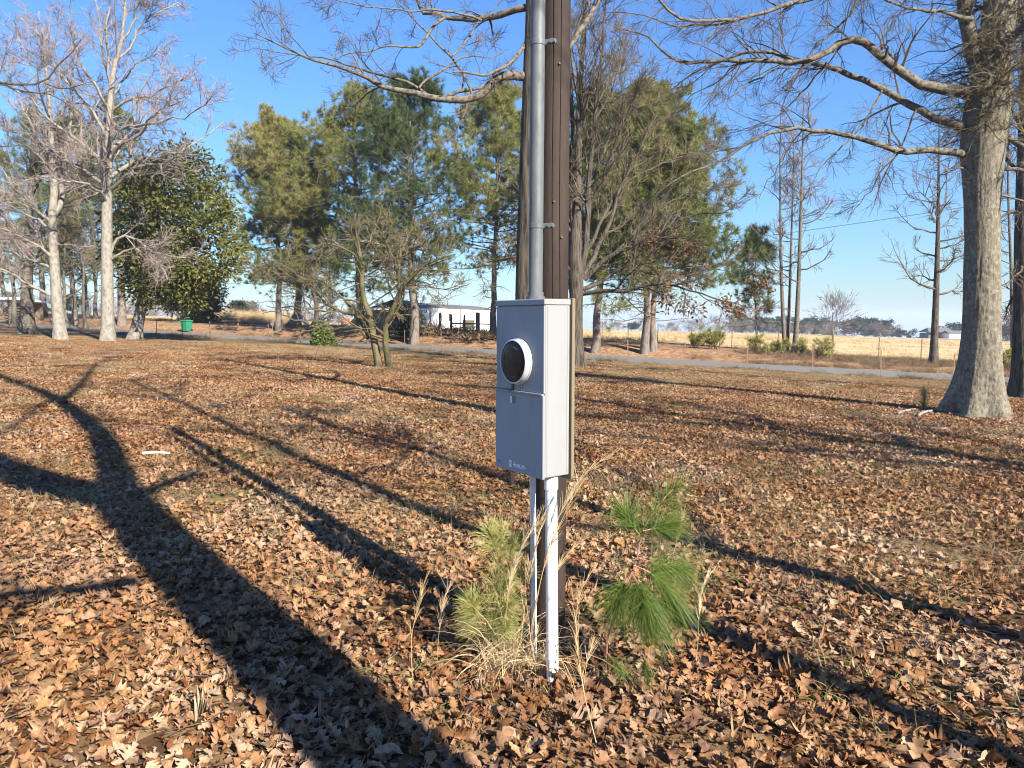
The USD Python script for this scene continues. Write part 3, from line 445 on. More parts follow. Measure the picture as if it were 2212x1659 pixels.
# pines across the road
PINES = [  # x, depth, height, radius, crown base, spread, lean, label
    (605, 63, 17.3, .30, .25, 6.0, (.004, 0), 'pine with a tall bare trunk left of the ivy stump across the road'), (645, 64, 15.8, .36, .25, 6.3, (.01, 0), 'pine with the thicker trunk directly behind the ivy stump'),
    (778, 60, 18.4, .32, .26, 7.2, (-.008, 0), 'pine whose trunk shows between the stems of the small forked tree'), (893, 54.5, 18.2, .38, .25, 7.4, (.0, 0), 'stout pine in front of the left end of the white mobile home'),
    (1066, 55, 17.6, .26, .26, 6.6, (.012, 0), 'pine partly hidden by the left edge of the meter box'), (1285, 48, 15.8, .30, .36, 5.0, (.006, 0), 'pine with a bare grey lower trunk just right of the brown leaved oak'),
    (1391, 47, 15.8, .29, .28, 6.4, (.002, 0), 'left one of the two pines standing close together at the roadside'), (1409, 47.5, 14.0, .26, .28, 6.0, (.045, 0), 'pine leaning right beside its straight neighbour at the roadside')]
for i, (x, d, h, r, cb, sp, ln, lab) in enumerate(PINES): pine('pine_tree', lab, base(x, d), h, r, cb, sp, g(100 + i), ln, nb=96)
pine('pine_tree', 'short thin young pine with sparse tufts left of the slender trunks by the field', base(1632, 50), 7.8, .09, .3, 1.9, g(120), nb=26, nsub=5, ntuft=4, group=None, dead=2, round_=.9)
for i, (x, d, h, r, lab) in enumerate([(18, 88, 19, .3, 'leftmost background pine at the left picture edge'), (100, 80, 22, .34, 'tall background pine behind the limbs of the leftmost pale tree'), (168, 74, 20, .3, 'background pine between the two pale barked trees'),
                                       (192, 86, 23, .3, 'background pine whose top rises just left of the straight pale tree'), (268, 72, 21, .42, 'background pine whose crown tops the dark evergreen, trunk on the bank')]):
    pine('background_pine', lab, base(x, d), h, r, .22, 5.2, g(140 + i), nb=70, nneedle=13, mat='pine_needles', group='background pines behind the pale barked trees')
for i, (x, d, h, r, lab) in enumerate([(150, 70, 13, .2, 'bare olive twigged tree behind the leftmost pale tree'), (182, 66, 12, .16, 'slim bare tree between the pale barked trees on the bank'), (210, 78, 15, .2, 'bare tree hidden behind the straight pale trunk'), (30, 66, 14, .22, 'bare tree beside the farm gate at the far left')]):
    b = base(x, d); rng = g(160 + i); P, R = straight(b, h, r, .03, (0, 0), 18, rng, .08)
    L = []
    for q in range(12):
        f = .2 + .75 * q / 12; p0, _, r0 = interp(P[None], R[None], np.zeros(1, int), np.array([f])); az = q * 2.4 + i; l = h * .33 * (1.1 - f)
        L.append(limb([p0[0], p0[0] + [math.cos(az) * l * .6, math.sin(az) * l * .6, l * .5], p0[0] + [math.cos(az) * l, math.sin(az) * l, l * 1.2]], r0[0] * .5, .02, 8, rng, .06))
    bare_tree('background_bare_tree', lab, (P, R), L, ('limb_bark', 'twig_olive', 'twig_olive', 'twig_olive'), rng, [dict(per=8, t0=.15, ang=45, lf=.5, lmin=.6, n=5, wander=.3, up=.05, rr=.6, rmin=.012), dict(per=8, t0=.1, ang=45, lf=.55, lmin=.4, n=3, wander=.35, up=.05, rr=.7, rmin=.009)], k=10, limb_sides=4, lead=.4, group='bare trees in the left background')

# the glossy evergreen and the dark one below it
rng = g(61)
b = base(292, 45.0); tr = px([(292, 740), (300, 690), (309, 640), (314, 580), (330, 500), (350, 400)], 45.0); tr[0] = b
t = thing('magnolia_tree', 'glossy dark green evergreen with yellowing leaves and pale leaning trunk', 'tree', b)
P, R = spline(tr, 16), np.linspace(.36, .1, 16); P[0, 2] -= .15
obj('trunk', trunk_mesh(P, R, 14, .4, .6, 3), 'white_bark', t, smooth=True)
cl = []
for q in range(300):
    for _ in range(50):
        c = np.array([rng.uniform(238, 515), rng.uniform(318, 655), 0]); ex = 376 + 20 * (c[1] - 500) / 200
        top = 318 + 60 * ((c[0] - 400) / 130) ** 2 if c[0] < 500 else 420
        w = 135 * math.sqrt(max(0, 1 - ((c[1] - 500) / 190) ** 2))
        if abs(c[0] - ex) < w and c[1] > top and not (c[1] > 610 and c[0] > 440) and (c[1] < 640 or 250 < c[0] < 420): break
    cl.append(at(c[0], c[1], 45.5 + rng.uniform(-3, 4) * w / 135))
cl = np.array(cl)
br = [limb([P[min(15, 5 + int(10 * rng.random()))], (P[10] + c) / 2 + [0, 0, .3], c], .06, .015, 6) for c in cl[::4]]
obj('branches', cat_([sweep(p, r, 4) for p, r in br]), 'white_bark', t, kind='stuff')
pp = np.repeat(cl, 66, 0) + rng.normal(0, .38, (len(cl) * 66, 3)) * [1, 1, .75]
dd = pp - np.repeat(cl, 66, 0); dd /= np.linalg.norm(dd, axis=1, keepdims=True)
obj('crown', leaves(rng, pp, dd, .30, .14, .5, .15), 'magnolia_leaves', t, kind='stuff')
b = base(392, 73.0); t = thing('dark_evergreen', 'dark dense evergreen with a pale trunk behind the green bin', 'tree', b)
P, R = straight(b, 4.4, .32, .14, (.0, 0), 10); P[0, 2] -= .2; obj('trunk', trunk_mesh(P, R, 10, .4, .5, 2), 'white_bark', t, smooth=True)
cc = np.array([at(x - 14, y, 73.5 + dz) for x, y, dz in [(400, 618, 0), (430, 610, 1), (455, 625, 0), (470, 650, -1), (440, 655, 0), (415, 640, 1), (455, 680, 0), (430, 685, -1), (472, 620, 1), (380, 625, 0), (385, 655, 1), (440, 630, 2), (410, 600, 1), (460, 665, 1)]])
q = np.repeat(cc, 420, 0) + rng.normal(0, .85, (len(cc) * 420, 3)) * [.8, .8, .65]; q[:, 2] = np.maximum(q[:, 2], b[2] + .25)
dq = q - np.repeat(cc, 420, 0); dq /= np.linalg.norm(dq, axis=1, keepdims=True); obj('crown', blades(rng, q, dq, 3, .32, .11, .5), 'dark_needles', t, kind='stuff')

# slender bare trees by the field
rng = g(71)
def slim(name, label, path, d, r0, nl, lf, mats, rng, group=None, rmin=.006, tw=(8, 9)):
    tr = px(path, d); tr[0, 2] = height(tr[0, 0], tr[0, 1]); P = spline(tr, 24); R = np.linspace(r0, .02, 24); L = []
    H = P[-1, 2] - P[0, 2]
    for q in range(nl):
        f = .28 + .7 * (q + rng.random()) / nl; p0, _, rr = interp(P[None], R[None], np.zeros(1, int), np.array([f])); az = rng.random() * 6.28; l = H * lf * (1.15 - f) * (.7 + .6 * rng.random()); up = .35 + .5 * rng.random()
        L.append(limb([p0[0], p0[0] + [math.cos(az) * l * .55, math.sin(az) * l * .55, l * .22 * up], p0[0] + [math.cos(az) * l, math.sin(az) * l, l * up]], rr[0] * .42, .009, 8, rng, .05))
    return bare_tree(name, label, (P, R), L, mats, rng, [dict(per=tw[0], t0=.2, ang=42, lf=.45, lmin=.4, n=5, wander=.28, up=.05, rr=.55, rmin=.008), dict(per=tw[1], t0=.15, ang=40, lf=.5, lmin=.25, n=3, wander=.3, up=.05, rr=.7, rmin=rmin)], k=10, limb_sides=4, lead=.45, tfl=.35, group=group)
c8 = lambda L: [((1672 + x / 3.318) / 1.0271, (450 + y / 3.318) / 1.0271) for x, y in L]
SL = ('limb_bark', 'twig_grey', 'twig_grey', 'twig_pink')
slim('slender_tree', 'leftmost of three slender bare trunks rising from one spot by the field', c8([(232, 1150), (215, 800), (203, 450), (198, 100), (195, -300), (200, -700)]), 48.5, .15, 22, .16, SL, rng)
slim('slender_tree', 'middle one of the three slender bare trunks, bending up from its neighbour', c8([(248, 1110), (258, 900), (272, 500), (283, 100), (292, -200), (296, -480)]), 48.7, .13, 16, .14, SL, rng)
slim('slender_tree', 'rightmost and darkest of the three slender bare trunks by the field', c8([(298, 1152), (322, 800), (338, 400), (350, 0), (360, -350), (368, -780)]), 48.0, .18, 24, .18, SL, rng)
slim('roadside_bare_tree', 'straight bare tree with level limbs just left of the great oak', c8([(1322, 1190), (1335, 900), (1348, 550), (1358, 150), (1362, -250), (1366, -600)]), 43.0, .24, 26, .26, ('dark_bark', 'twig_dark', 'twig_dark', 'twig_grey'), rng, tw=(9, 10))
rng = g(81)
tr = px([(2216, 838), (2211, 700), (2212, 500), (2216, 300), (2225, 0), (2235, -300)], 21.0); tr[0] = base(2216, 21.0)
ll = [([(2212, 560), (2190, 600), (2172, 615)], -1, .05), ([(2212, 470), (2185, 455), (2160, 470), (2140, 500)], -1, .06), ([(2213, 380), (2180, 340), (2150, 300)], 1, .07), ([(2214, 620), (2185, 650), (2170, 690)], 1, .05), ([(2216, 300), (2190, 250), (2175, 180)], -1, .07), ([(2216, 420), (2260, 380), (2300, 300)], 1, .08)]
bare_tree('dark_trunk_tree', 'dark trunk cut by the right picture edge behind the great oak', (spline(tr, 24), np.linspace(.3, .1, 24)), [limb(px(a, 21, 21 + dz), r, .012, 12, rng, .03) for a, dz, r in ll], ('dark_bark', 'dark_bark', 'twig_dark', 'twig_dark'), rng, [dict(per=9, t0=.2, ang=45, lf=.4, lmin=.4, n=6, wander=.25, up=.02, rr=.5, rmin=.006), dict(per=7, t0=.15, ang=42, lf=.5, lmin=.3, n=4, wander=.3, up=.02, rr=.7, rmin=.004)], k=16, lead=.5)
slim('slender_tree', 'slender bare tree seen right of the great oak trunk beyond the road', [(2188, 775), (2185, 600), (2178, 400), (2180, 200), (2184, 60)], 46, .13, 18, .16, SL, rng)

# trees behind the viewer, seen by their shadows on the yard
cot = 1 / math.tan(SUN_EL)
def cast(px_, py_, bxy):
    """The point whose shadow falls at that spot of the yard, on a tree standing over BXY in the sun's direction."""
    gpt = gp(px_, py_); l = (np.asarray(bxy) - gpt[:2]) @ SXY; return np.array([gpt[0] + SXY[0] * l, gpt[1] + SXY[1] * l, gpt[2] + l / cot])
g0 = gp(845, 1640); bs = g0[:2] + SXY * 4.6; b3 = np.array([bs[0], bs[1], 0.0])
rng = g(91)
tr = np.array([b3] + [cast(a, b_, bs) for a, b_ in [(700, 1520), (560, 1385), (440, 1270), (330, 1160), (255, 1075)]])
sh = lambda L: np.array([cast(a, b_, bs) for a, b_ in L])
ll = [(sh([(265, 1085), (243, 1010), (205, 930), (130, 870), (60, 838), (0, 815), (-60, 790)]), .19, .09), (sh([(255, 1080), (180, 1065), (90, 1045), (0, 1010), (-120, 960), (-250, 900)]), .24, .14), (sh([(300, 1258), (200, 1275), (100, 1283), (0, 1293), (-100, 1300)]), .06, .03), (sh([(270, 1085), (340, 1055), (420, 1030)]), .10, .04), (sh([(135, 873), (175, 832), (205, 792), (250, 770)]), .10, .06), (sh([(150, 885), (120, 860), (60, 900), (-20, 960)]), .07, .03),
      ]
lv = [dict(per=10, t0=.3, ang=45, lf=.3, lmin=.6, n=6, wander=.25, up=.05, rr=.4, rmin=.008, sides=4), dict(per=6, t0=.2, ang=42, lf=.45, lmin=.3, n=4, wander=.3, up=.05, rr=.6, rmin=.005)]
bare_tree('yard_tree', 'forked tree behind the viewer whose broad shadow crosses the leaves at left', (spline(tr, 24), np.linspace(.215, .24, 24)), [limb(p, r0, r1, 16) for p, r0, r1 in ll], ('oak_bark', 'limb_bark', 'twig_grey', 'twig_grey'), rng, lv, k=20, tfl=.3)
for i, (a, b_, t_, r, h, lab) in enumerate([(2130, 1634, 3.6, .095, 13.5, 'slim tree behind the viewer whose shadow runs past the meter pole base'), (2200, 1385, 4.6, .12, 9.5, 'slim tree behind the viewer whose shadow ends in the leaves at right')]):
    g0 = gp(a, b_); bb = np.array([*(g0[:2] + SXY * t_), 0.0]); P, R = straight(bb, h, r, .05, (0, 0), 20, rng, .035); L = []
    nl = 16
    for q in range(nl):
        f = .42 + .56 * q / nl; p0, _, rr = interp(P[None], R[None], np.zeros(1, int), np.array([f])); az = q * 2.4 + i; l = 2.6 * (1.3 - f)
        L.append(limb([p0[0], p0[0] + [math.cos(az) * l * .6, math.sin(az) * l * .6, l * .45], p0[0] + [math.cos(az) * l, math.sin(az) * l, l * 1.0]], rr[0] * .45, .012, 8, rng, .05))
    bare_tree('yard_tree', lab, (P, R), L, ('oak_bark', 'limb_bark', 'twig_grey', 'twig_grey'), rng, [dict(per=8, t0=.2, ang=45, lf=.45, lmin=.4, n=5, wander=.28, up=.05, rr=.55, rmin=.008), dict(per=7, t0=.15, ang=42, lf=.5, lmin=.25, n=4, wander=.3, up=.05, rr=.7, rmin=.005)], k=14, tfl=.3, lead=.6)
b = np.array([13.5, -1.5, 0]); P, R = straight(b, 15, .3, .06, (0, 0), 20, rng, .06); L = []
for q in range(26):
    f = .38 + .6 * q / 26; p0, _, rr = interp(P[None], R[None], np.zeros(1, int), np.array([f])); az = q * 2.4; l = 5.5 * (1.3 - f)
    L.append(limb([p0[0], p0[0] + [math.cos(az) * l * .6, math.sin(az) * l * .6, l * .35], p0[0] + [math.cos(az) * l, math.sin(az) * l, l * .7]], rr[0] * .45, .015, 10, rng, .08))
bare_tree('yard_tree', 'broad tree out of the picture at right whose twig shadows dapple the leaves', (P, R), L, ('oak_bark', 'limb_bark', 'twig_grey', 'twig_grey'), rng, [dict(per=11, t0=.15, ang=45, lf=.45, lmin=.5, n=5, wander=.28, up=.03, rr=.55, rmin=.009), dict(per=9, t0=.15, ang=42, lf=.5, lmin=.3, n=4, wander=.3, up=.03, rr=.7, rmin=.006)], k=14, tfl=.3, lead=.5)

# ------------------------------------------------------------------ the meter pole and what hangs on it
A_ = math.radians(54.5); RV, NV, UP = np.array([math.cos(A_), -math.sin(A_), 0]), np.array([-math.sin(A_), -math.cos(A_), 0]), np.array([0, 0, 1.])
BW, BD, BZ0, BZ1, BZM = .342, .132, .905, 1.632, 1.247
FR = np.array([*at(1176, 840, 2.86)[:2], 0]); FL = FR - RV * BW
def lb(a, b, z): return FL + RV * a + NV * b + UP * z              # a: across the front from its left edge, b: out of the front
def cbox(a0, a1, b0, b1, z0, z1, ch=.003):
    pts = []
    for sa, sb, sz in np.ndindex(2, 2, 2):
        for k in range(3):
            c = [ch, ch, ch]; c[k] = 0
            pts.append(lb((a0 + c[0], a1 - c[0])[sa], (b0 + c[1], b1 - c[1])[sb], (z0 + c[2], z1 - c[2])[sz]))
    return trimesh.convex.convex_hull(np.array(pts))
def disc(a, b0, b1, z, r, k=48):
    return sweep(np.array([lb(a, b0, z), lb(a, b1, z)]), np.array([r, r]), k, cap=True)
def lathe_front(a, z, prof, k=56):
    """A turned piece whose axis points out of the box front; prof: (radius, height) pairs."""
    t = np.arange(k) * 2 * np.pi / k; V = np.array([[lb(a + r * math.cos(q), h, z + r * math.sin(q)) for q in t] for r, h in prof]).reshape(-1, 3)
    n = len(prof); i, j = np.meshgrid(np.arange(n - 1), np.arange(k), indexing='ij'); f = np.stack([i * k + j, i * k + (j + 1) % k, (i + 1) * k + (j + 1) % k, (i + 1) * k + j], -1).reshape(-1, 4)
    return V, np.vstack([f[:, [0, 1, 2]], f[:, [0, 2, 3]]])
PC = lb(BW * .56 - .085, -BD - .018 - .070, 0); PC[2] = height(PC[0], PC[1])
tip = gp(292, 931); PH = float(np.hypot(*(tip[:2] - PC[:2])) / cot)
n = 70
th = np.unique(np.round(np.r_[np.arange(84) * 2 * np.pi / 84 - np.pi, np.arange(-1.86, -1.62, .008), np.arange(-1.33, -1.09, .008)], 4)); k = len(th)
zz = np.linspace(-.3, PH, n); rr = np.linspace(.072, .060, n)
cr = np.zeros((n, k))
rng = g(200)
for c0, wd, dp, za, zb in [(-1.74, .04, .012, .6, 5.6), (-1.21, .032, .010, .2, 4.4), (.6, .12, .008, .5, 5), (2.2, .12, .008, .5, 5)]:
    cc_ = c0 + .05 * np.sin(zz * 2.1 + c0) + .03 * np.sin(zz * 5.3)
    da = np.abs((th[None] - cc_[:, None] + np.pi) % (2 * np.pi) - np.pi); cr += dp * np.exp(-(da / wd * 2.6) ** 2) * (sm(zz, za, za + .3) * (1 - sm(zz, zb - .4, zb)))[:, None]
pp = np.stack([np.cos(th)[None].repeat(n, 0), np.sin(th)[None].repeat(n, 0), zz[:, None].repeat(k, 1) * .6], -1)
rad = rr[:, None] * (1 + .05 * (fbm(pp * 2.2, 3, 3) - .5)) - cr
V = np.stack([PC[0] + rad * np.cos(th), PC[1] + rad * np.sin(th), PC[2] + zz[:, None].repeat(k, 1)], -1); V[..., 0] += .0045 * zz[:, None]
i, j = np.meshgrid(np.arange(n - 1), np.arange(k), indexing='ij'); f = np.stack([i * k + j, i * k + (j + 1) % k, (i + 1) * k + (j + 1) % k, (i + 1) * k + j], -1).reshape(-1, 4); f = np.vstack([f[:, [0, 1, 2]], f[:, [0, 2, 3]]])
V = np.vstack([V.reshape(-1, 3), PC + [.0045 * PH, 0, PH]]); f = np.vstack([f, np.stack([(n - 1) * k + np.arange(k), (n - 1) * k + (np.arange(k) + 1) % k, np.full(k, n * k)], 1)])
t = thing('utility_pole', 'dark brown wooden pole with long drying cracks behind the meter box', 'pole', PC)
obj('post', (V, f), 'pole_wood', t, smooth=True)
for z_, a_ in ((2.05, -1.6), (2.62, -1.35), (3.1, -1.85), (1.9, -1.1)):
    c_ = np.array([PC[0] + .068 * math.cos(a_) + .0045 * z_, PC[1] + .068 * math.sin(a_), PC[2] + z_]); o_ = np.array([math.cos(a_), math.sin(a_), 0]); obj('nail', sweep(np.array([c_ - o_ * .01, c_ + o_ * .006]), np.array([.004, .004]), 8, cap=True), 'rust_steel', t)
t = thing('meter_box', 'pale grey metal electric meter box mounted on the wooden pole', 'meter box', lb(BW / 2, -BD, BZ0))
obj('body', cbox(0, BW, -BD, -.004, BZ0, BZ1 - .022), 'box_paint', t, label='box body whose right side is lit by the sun')
obj('cap', cbox(-.004, BW + .004, -BD - .002, .004, BZ1 - .024, BZ1), 'box_paint', t)
obj('upper_cover', cbox(.003, BW - .002, -.006, .0015, BZM + .004, BZ1 - .027, .0015), 'box_paint', t)
low = obj('lower_cover', cbox(.001, BW - .001, -.006, .006, BZ0 - .006, BZM - .003, .002), 'box_paint', t)
obj('lip', cat_([cbox(.001, BW - .001, .001, .013, BZM - .005, BZM + .003, .001)]), 'box_paint', low)
obj('side_seam', cat_([cbox(BW - .0005, BW + .0012, -BD + .012, -BD + .0145, BZ0 + .01, BZ1 - .03, .0004), cbox(BW - .0005, BW + .0015, -.016, -.013, BZ0 + .005, BZ1 - .03, .0004)]), 'box_paint', t)
MC, MZ, MR = BW * .49, 1.374, .0935
mt = obj('meter_ring', lathe_front(MC, MZ, [(MR + .004, .001), (MR + .004, .008), (MR, .010), (MR, .030), (MR - .004, .034), (MR - .0065, .034), (MR - .0075, .030), (MR - .0075, .008)]), 'ring_metal', t, smooth=30)
obj('meter_glass', lathe_front(MC, MZ, [(MR - .0075, .028), (MR - .012, .032), (MR - .03, .034), (.03, .0355), (.0005, .036)]), 'dial_glass', mt, smooth=True)
ang = np.linspace(.35 * np.pi, .68 * np.pi, 18); arc = lambda a0, a1, r: np.array([lb(MC + r * math.cos(q), .0346, MZ + r * math.sin(q)) for q in np.linspace(a0, a1, 20)])
obj('dial_mark', cat_([sweep(arc(.3 * np.pi, .7 * np.pi, .062), np.full(20, .0011), 4), sweep(arc(1.3 * np.pi, 1.68 * np.pi, .064), np.full(20, .0012), 4), sweep(arc(.8 * np.pi, 1.2 * np.pi, .063), np.full(20, .0008), 4)]), 'dark_grey', mt)
obj('screw', disc(MC + .022, .001, .007, 1.268, .0065, 14), 'dark_grey', t)
hs = obj('hasp', cat_([cbox(MC - .045, MC - .033, .001, .010, 1.252, 1.285, .001), sweep(np.array([lb(MC - .039, .012, 1.262), lb(MC - .041, .017, 1.245), lb(MC - .040, .012, 1.225)]), np.full(3, .0012), 5)]), 'dark_grey', t)
obj('seal_tag', cbox(MC - .046, MC - .036, .008, .012, 1.196, 1.226, .001), 'plastic_pipe', hs)
obj('rust_patch', cbox(MC - .032, MC - .016, .006, .0066, 1.196, 1.226, .0001), 'board_wood', low)
rng = g(201); st = []
for q in range(26):
    a0 = .128 + .09 * rng.random() ** .8; z0 = .921 + .016 * rng.random() - (a0 - .128) * .02; w, h = .004 + .012 * rng.random(), .002 + .006 * rng.random() * (1 - (a0 - .128) * 7)
    st.append(cbox(a0, a0 + w, .0055, .0068, z0, z0 + max(h, .002), .0002))
sk = obj('worn_sticker', cat_([cbox(.106, .122, .0055, .0066, .916, .946, .0002)] + st), 'pale_mark', low)
bolt = np.array([lb(.1125 + x, .0074, .931 + y) for x, y in [(.002, .012), (-.003, -.001), (.0005, -.001), (-.001, -.012), (.005, .003), (.0015, .003)]])
obj('bolt_mark', (np.vstack([bolt, bolt - NV * .0005]), np.array([[0, 1, 2], [0, 2, 5], [2, 3, 4], [2, 4, 5]])), 'black', sk)
for a0 in (.03, .30): obj('cover_screw', disc(a0, .005, .009, .93, .004, 10), 'dark_grey', low)
obj('backing_board', cbox(.012, BW + .013, -BD - .0175, -BD - .0015, BZ0 - .02, BZ1 + .004, .002), 'board_wood', t)
# conduit above
CP = lb(.190, -.070, 0); CT = PH + PC[2] - .25
lean = np.array([.006, .004, 0])
zc = np.linspace(BZ1 - .005, CT, 12); cp = np.stack([CP + lean * (z - BZ1) + UP * z for z in zc])
t = thing('service_conduit', 'galvanised steel conduit rising from the meter box along the pole', 'conduit', CP + UP * BZ1)
obj('pipe', sweep(cp, np.full(12, .0295), 40, cap=True), 'galvanised', t, smooth=40)
obj('hub', cat_([sweep(np.stack([CP + UP * BZ1, CP + UP * (BZ1 + .014)]), np.array([.040, .040]), 32, cap=True), sweep(np.stack([CP + UP * (BZ1 + .014), CP + UP * (BZ1 + .032)]), np.array([.0335, .0335]), 32, cap=True)]), 'galvanised', t, smooth=40)
tp_ = PC - CP; tp_[2] = 0; tp_ /= np.linalg.norm(tp_); vis = np.array([.80, -.60, 0])
for z in (at(1160, 487, 3.0)[2], at(1170, 88, 3.0)[2], at(1170, 88, 3.0)[2] + 1.15):
    c = CP + lean * (z - BZ1) + UP * z; q = np.linspace(0, 2 * np.pi, 29)
    side = np.array([.93, -.36, 0])
    band = obj('strap', cat_([sweep(np.stack([c - UP * .011, c - UP * .009, c + UP * .009, c + UP * .011]), np.array([.0300, .0318, .0318, .0300]), 40), (lambda b0: (b0[0], b0[1]))(beam(c + side * .024, c + side * .072, .004, .022))]), 'galvanised', t, smooth=30)
    obj('bolt', cat_([sweep(np.stack([c + side * .062 + vis * .014 * s_ - np.array([.2, .9, 0]) * .0 for s_ in (-.3, 1.1)]), np.array([.0085, .0085]), 12, cap=True), sweep(np.stack([c + side * .062 + np.array([-.35, -.93, 0]) * .002, c + side * .062 + np.array([-.35, -.93, 0]) * .014]), np.array([.0105, .0095]), 12, cap=True)]), 'galvanised', band, smooth=30)
# pipes below
b = lb(BW - .045, -.072, 0); b[2] = height(b[0], b[1])
t = thing('plastic_pipe', 'thick white plastic pipe from the box bottom into the ground', 'pipe', b)
dl = np.array([.012, -.006, 0]); f0 = lambda z: b * [1, 1, 0] + dl * (BZ0 - z) + UP * z
obj('pipe', sweep(np.stack([f0(z) for z in np.linspace(b[2] - .05, BZ0 - .0, 8)]), np.full(8, .0255), 36, cap=True), 'plastic_pipe', t, smooth=40)
obj('collar', sweep(np.stack([f0(BZ0 - .065), f0(BZ0 - .062), f0(BZ0 - .003), f0(BZ0 - .001)]), np.array([.0258, .0295, .0295, .0285]), 36, cap=True), 'plastic_pipe', t, smooth=40)
rng = g(202); mk_ = []
vw = np.array([.1, -1, 0]); vw /= np.linalg.norm(vw); vs_ = np.array([1, .1, 0])
for q in range(34):
    z = b[2] + .01 + .20 * rng.random() ** 1.3; a = rng.uniform(.1, 1.1) if z > b[2] + .05 else rng.uniform(-.6, .9); h = rng.uniform(.003, .009); w = rng.uniform(.05, .16)
    P_ = [f0(z + h * s_) + (.0262 * (math.cos(a + w * u_) * vw + math.sin(a + w * u_) * vs_)) for s_, u_ in ((-1, -.3), (-.2, 1), (1, .4), (.3, -1))]
    mk_.append((np.array(P_), np.array([[0, 1, 2], [0, 2, 3]])))
obj('scuff_marks', cat_(mk_), 'dark_grey', t)
b2 = lb(.140, -.095, 0); b2[2] = height(b2[0], b2[1])
t = thing('thin_plastic_pipe', 'thin white plastic pipe standing left of the thick one under the box', 'pipe', b2)
obj('pipe', sweep(np.stack([b2 * [1, 1, 0] + np.array([.010, -.004, 0]) * (BZ0 - z) + UP * z for z in np.linspace(b2[2] - .05, BZ0, 8)]), np.full(8, .0135), 24, cap=True), 'plastic_pipe', t, smooth=40)
b3 = lb(.105, -.11, 0); t = thing('ground_wire', 'dark bare ground wire hanging down under the meter box', 'wire', b3 + UP * BZ0)
obj('wire', sweep(spline([b3 + UP * BZ0, b3 + UP * .8 + RV * .004, b3 + UP * .55 - RV * .006, b3 + UP * .3 + RV * .004, b3 + UP * -.02], 16), np.full(16, .004), 6), 'wire', t)
c = lb(.118, -.004, BZ0 - .008); t = thing('hanging_tag', 'small reddish tag dangling on a wire loop under the box', 'tag', c)
q = np.linspace(0, 2 * np.pi, 24); obj('loop', cat_([sweep(np.stack([c + RV * .016 * math.cos(a) + UP * (.012 * math.sin(a) - .008) + NV * .004 * math.sin(2 * a) for a in q]), np.full(24, .0011), 5), sweep(np.stack([c + RV * (.026 * math.cos(a) - .01) + UP * (.009 * math.sin(a) - .006) - NV * .01 * math.sin(a) for a in q]), np.full(24, .0009), 5)]), 'galvanised', t)
obj('plate', cbox(.103, .131, -.006, -.004, BZ0 - .062, BZ0 - .028, .001), 'copper_tag', t)

# ------------------------------------------------------------------ roadside things
def on_road(px_, v):
    k_ = (px_ - 1106) / FPX; d = v / (.4574 * k_ + .8893); x = k_ * d; return np.array([x, d, float(height(x, d))])
rng = g(210)
xs = [290, 340, 396, 455, 517, 582, 650, 720, 795, 874, 955, 1036, 1138, 1245, 1357, 1480, 1615, 1757, 1905, 2062, 2230]
pts = np.array([on_road(x, VR - 1.1) for x in xs])
t = thing('wire_fence', 'thin wire fence on rusty steel posts along the near edge of the road', 'fence', pts[10])
tops = []
for p in pts:
    ln = rng.normal(0, .025, 2); top = p + [ln[0], ln[1], 1.3]; tops.append(top); a = p - [0, 0, .2]
    obj('post', cat_([beam(a, top, .055, .012), beam(a + [.0, .012, 0], top + [.0, .012, 0], .008, .03)]), 'rust_steel', t)
for h in (.45, .8, 1.12): obj('strand', sweep(np.array([p + (q_ - p) * (h / 1.22) for p, q_ in zip(pts, tops)]), np.full(len(pts), .0035), 3), 'rust_steel', t)
xs2 = [1300, 1356, 1420, 1493, 1580, 1680, 1798, 1898, 1990, 2085, 2200]
pts = np.array([on_road(x, VR + RW + 13) for x in xs2]); t = thing('field_fence', 'weathered wire fence along the edge of the tan field', 'fence', pts[5])
for i, p in enumerate(pts):
    wood = i in (6,); h = 1.55 if wood else 1.45; w = .17 if wood else .05
    if wood: obj('wooden_post', sweep(np.array([p - [0, 0, .2], p + [0, 0, h]]), np.array([w * .55, w * .5]), 9, cap=True), 'post_wood', t, label='thick wooden fence post')
    else: obj('post', beam(p - [0, 0, .2], p + [.02, 0, h], w), 'rust_steel', t)
for h in (.5, .9, 1.3): obj('strand', sweep(pts + [0, 0, h], np.full(len(pts), .004), 3), 'rust_steel', t)

b = on_road(405, VR + RW + .9); t = thing('wheeled_bin', 'green plastic wheeled rubbish bin standing at the far edge of the road', 'bin', b)
def taper(c, z0, z1, w0, w1, d0, d1, rot):
    cs, sn = math.cos(rot), math.sin(rot); v = []
    for z, w, d in ((z0, w0, d0), (z1, w1, d1)):
        for sx, sy in ((-1, -1), (1, -1), (1, 1), (-1, 1)): x, y = sx * w / 2, sy * d / 2; v.append([c[0] + cs * x - sn * y, c[1] + sn * x + cs * y, c[2] + z])
    return trimesh.convex.convex_hull(np.array(v))
ro = -.35
obj('body', taper(b, .06, .98, .56, .70, .58, .80, ro), 'green_bin', t)
obj('rim', taper(b, .95, 1.0, .78, .80, .86, .88, ro), 'green_bin', t)
obj('lid', cat_([taper(b, 1.003, 1.06, .80, .74, .90, .80, ro), taper(b, 1.06, 1.10, .70, .5, .75, .5, ro)]), 'green_bin', t)
fx = np.array([math.cos(ro), math.sin(ro), 0]); fy = np.array([-math.sin(ro), math.cos(ro), 0])
obj('handle', sweep(np.array([b + fy * .47 - fx * .3 + UP * .99, b + fy * .47 + fx * .3 + UP * .99]), np.array([.02, .02]), 8, cap=True), 'green_bin', t)
for s_ in (-1, 1): obj('wheel', sweep(np.array([b + fy * .28 + fx * s_ * .29 + UP * .13, b + fy * .28 + fx * s_ * .35 + UP * .13]), np.array([.13, .13]), 16, cap=True), 'black', t)

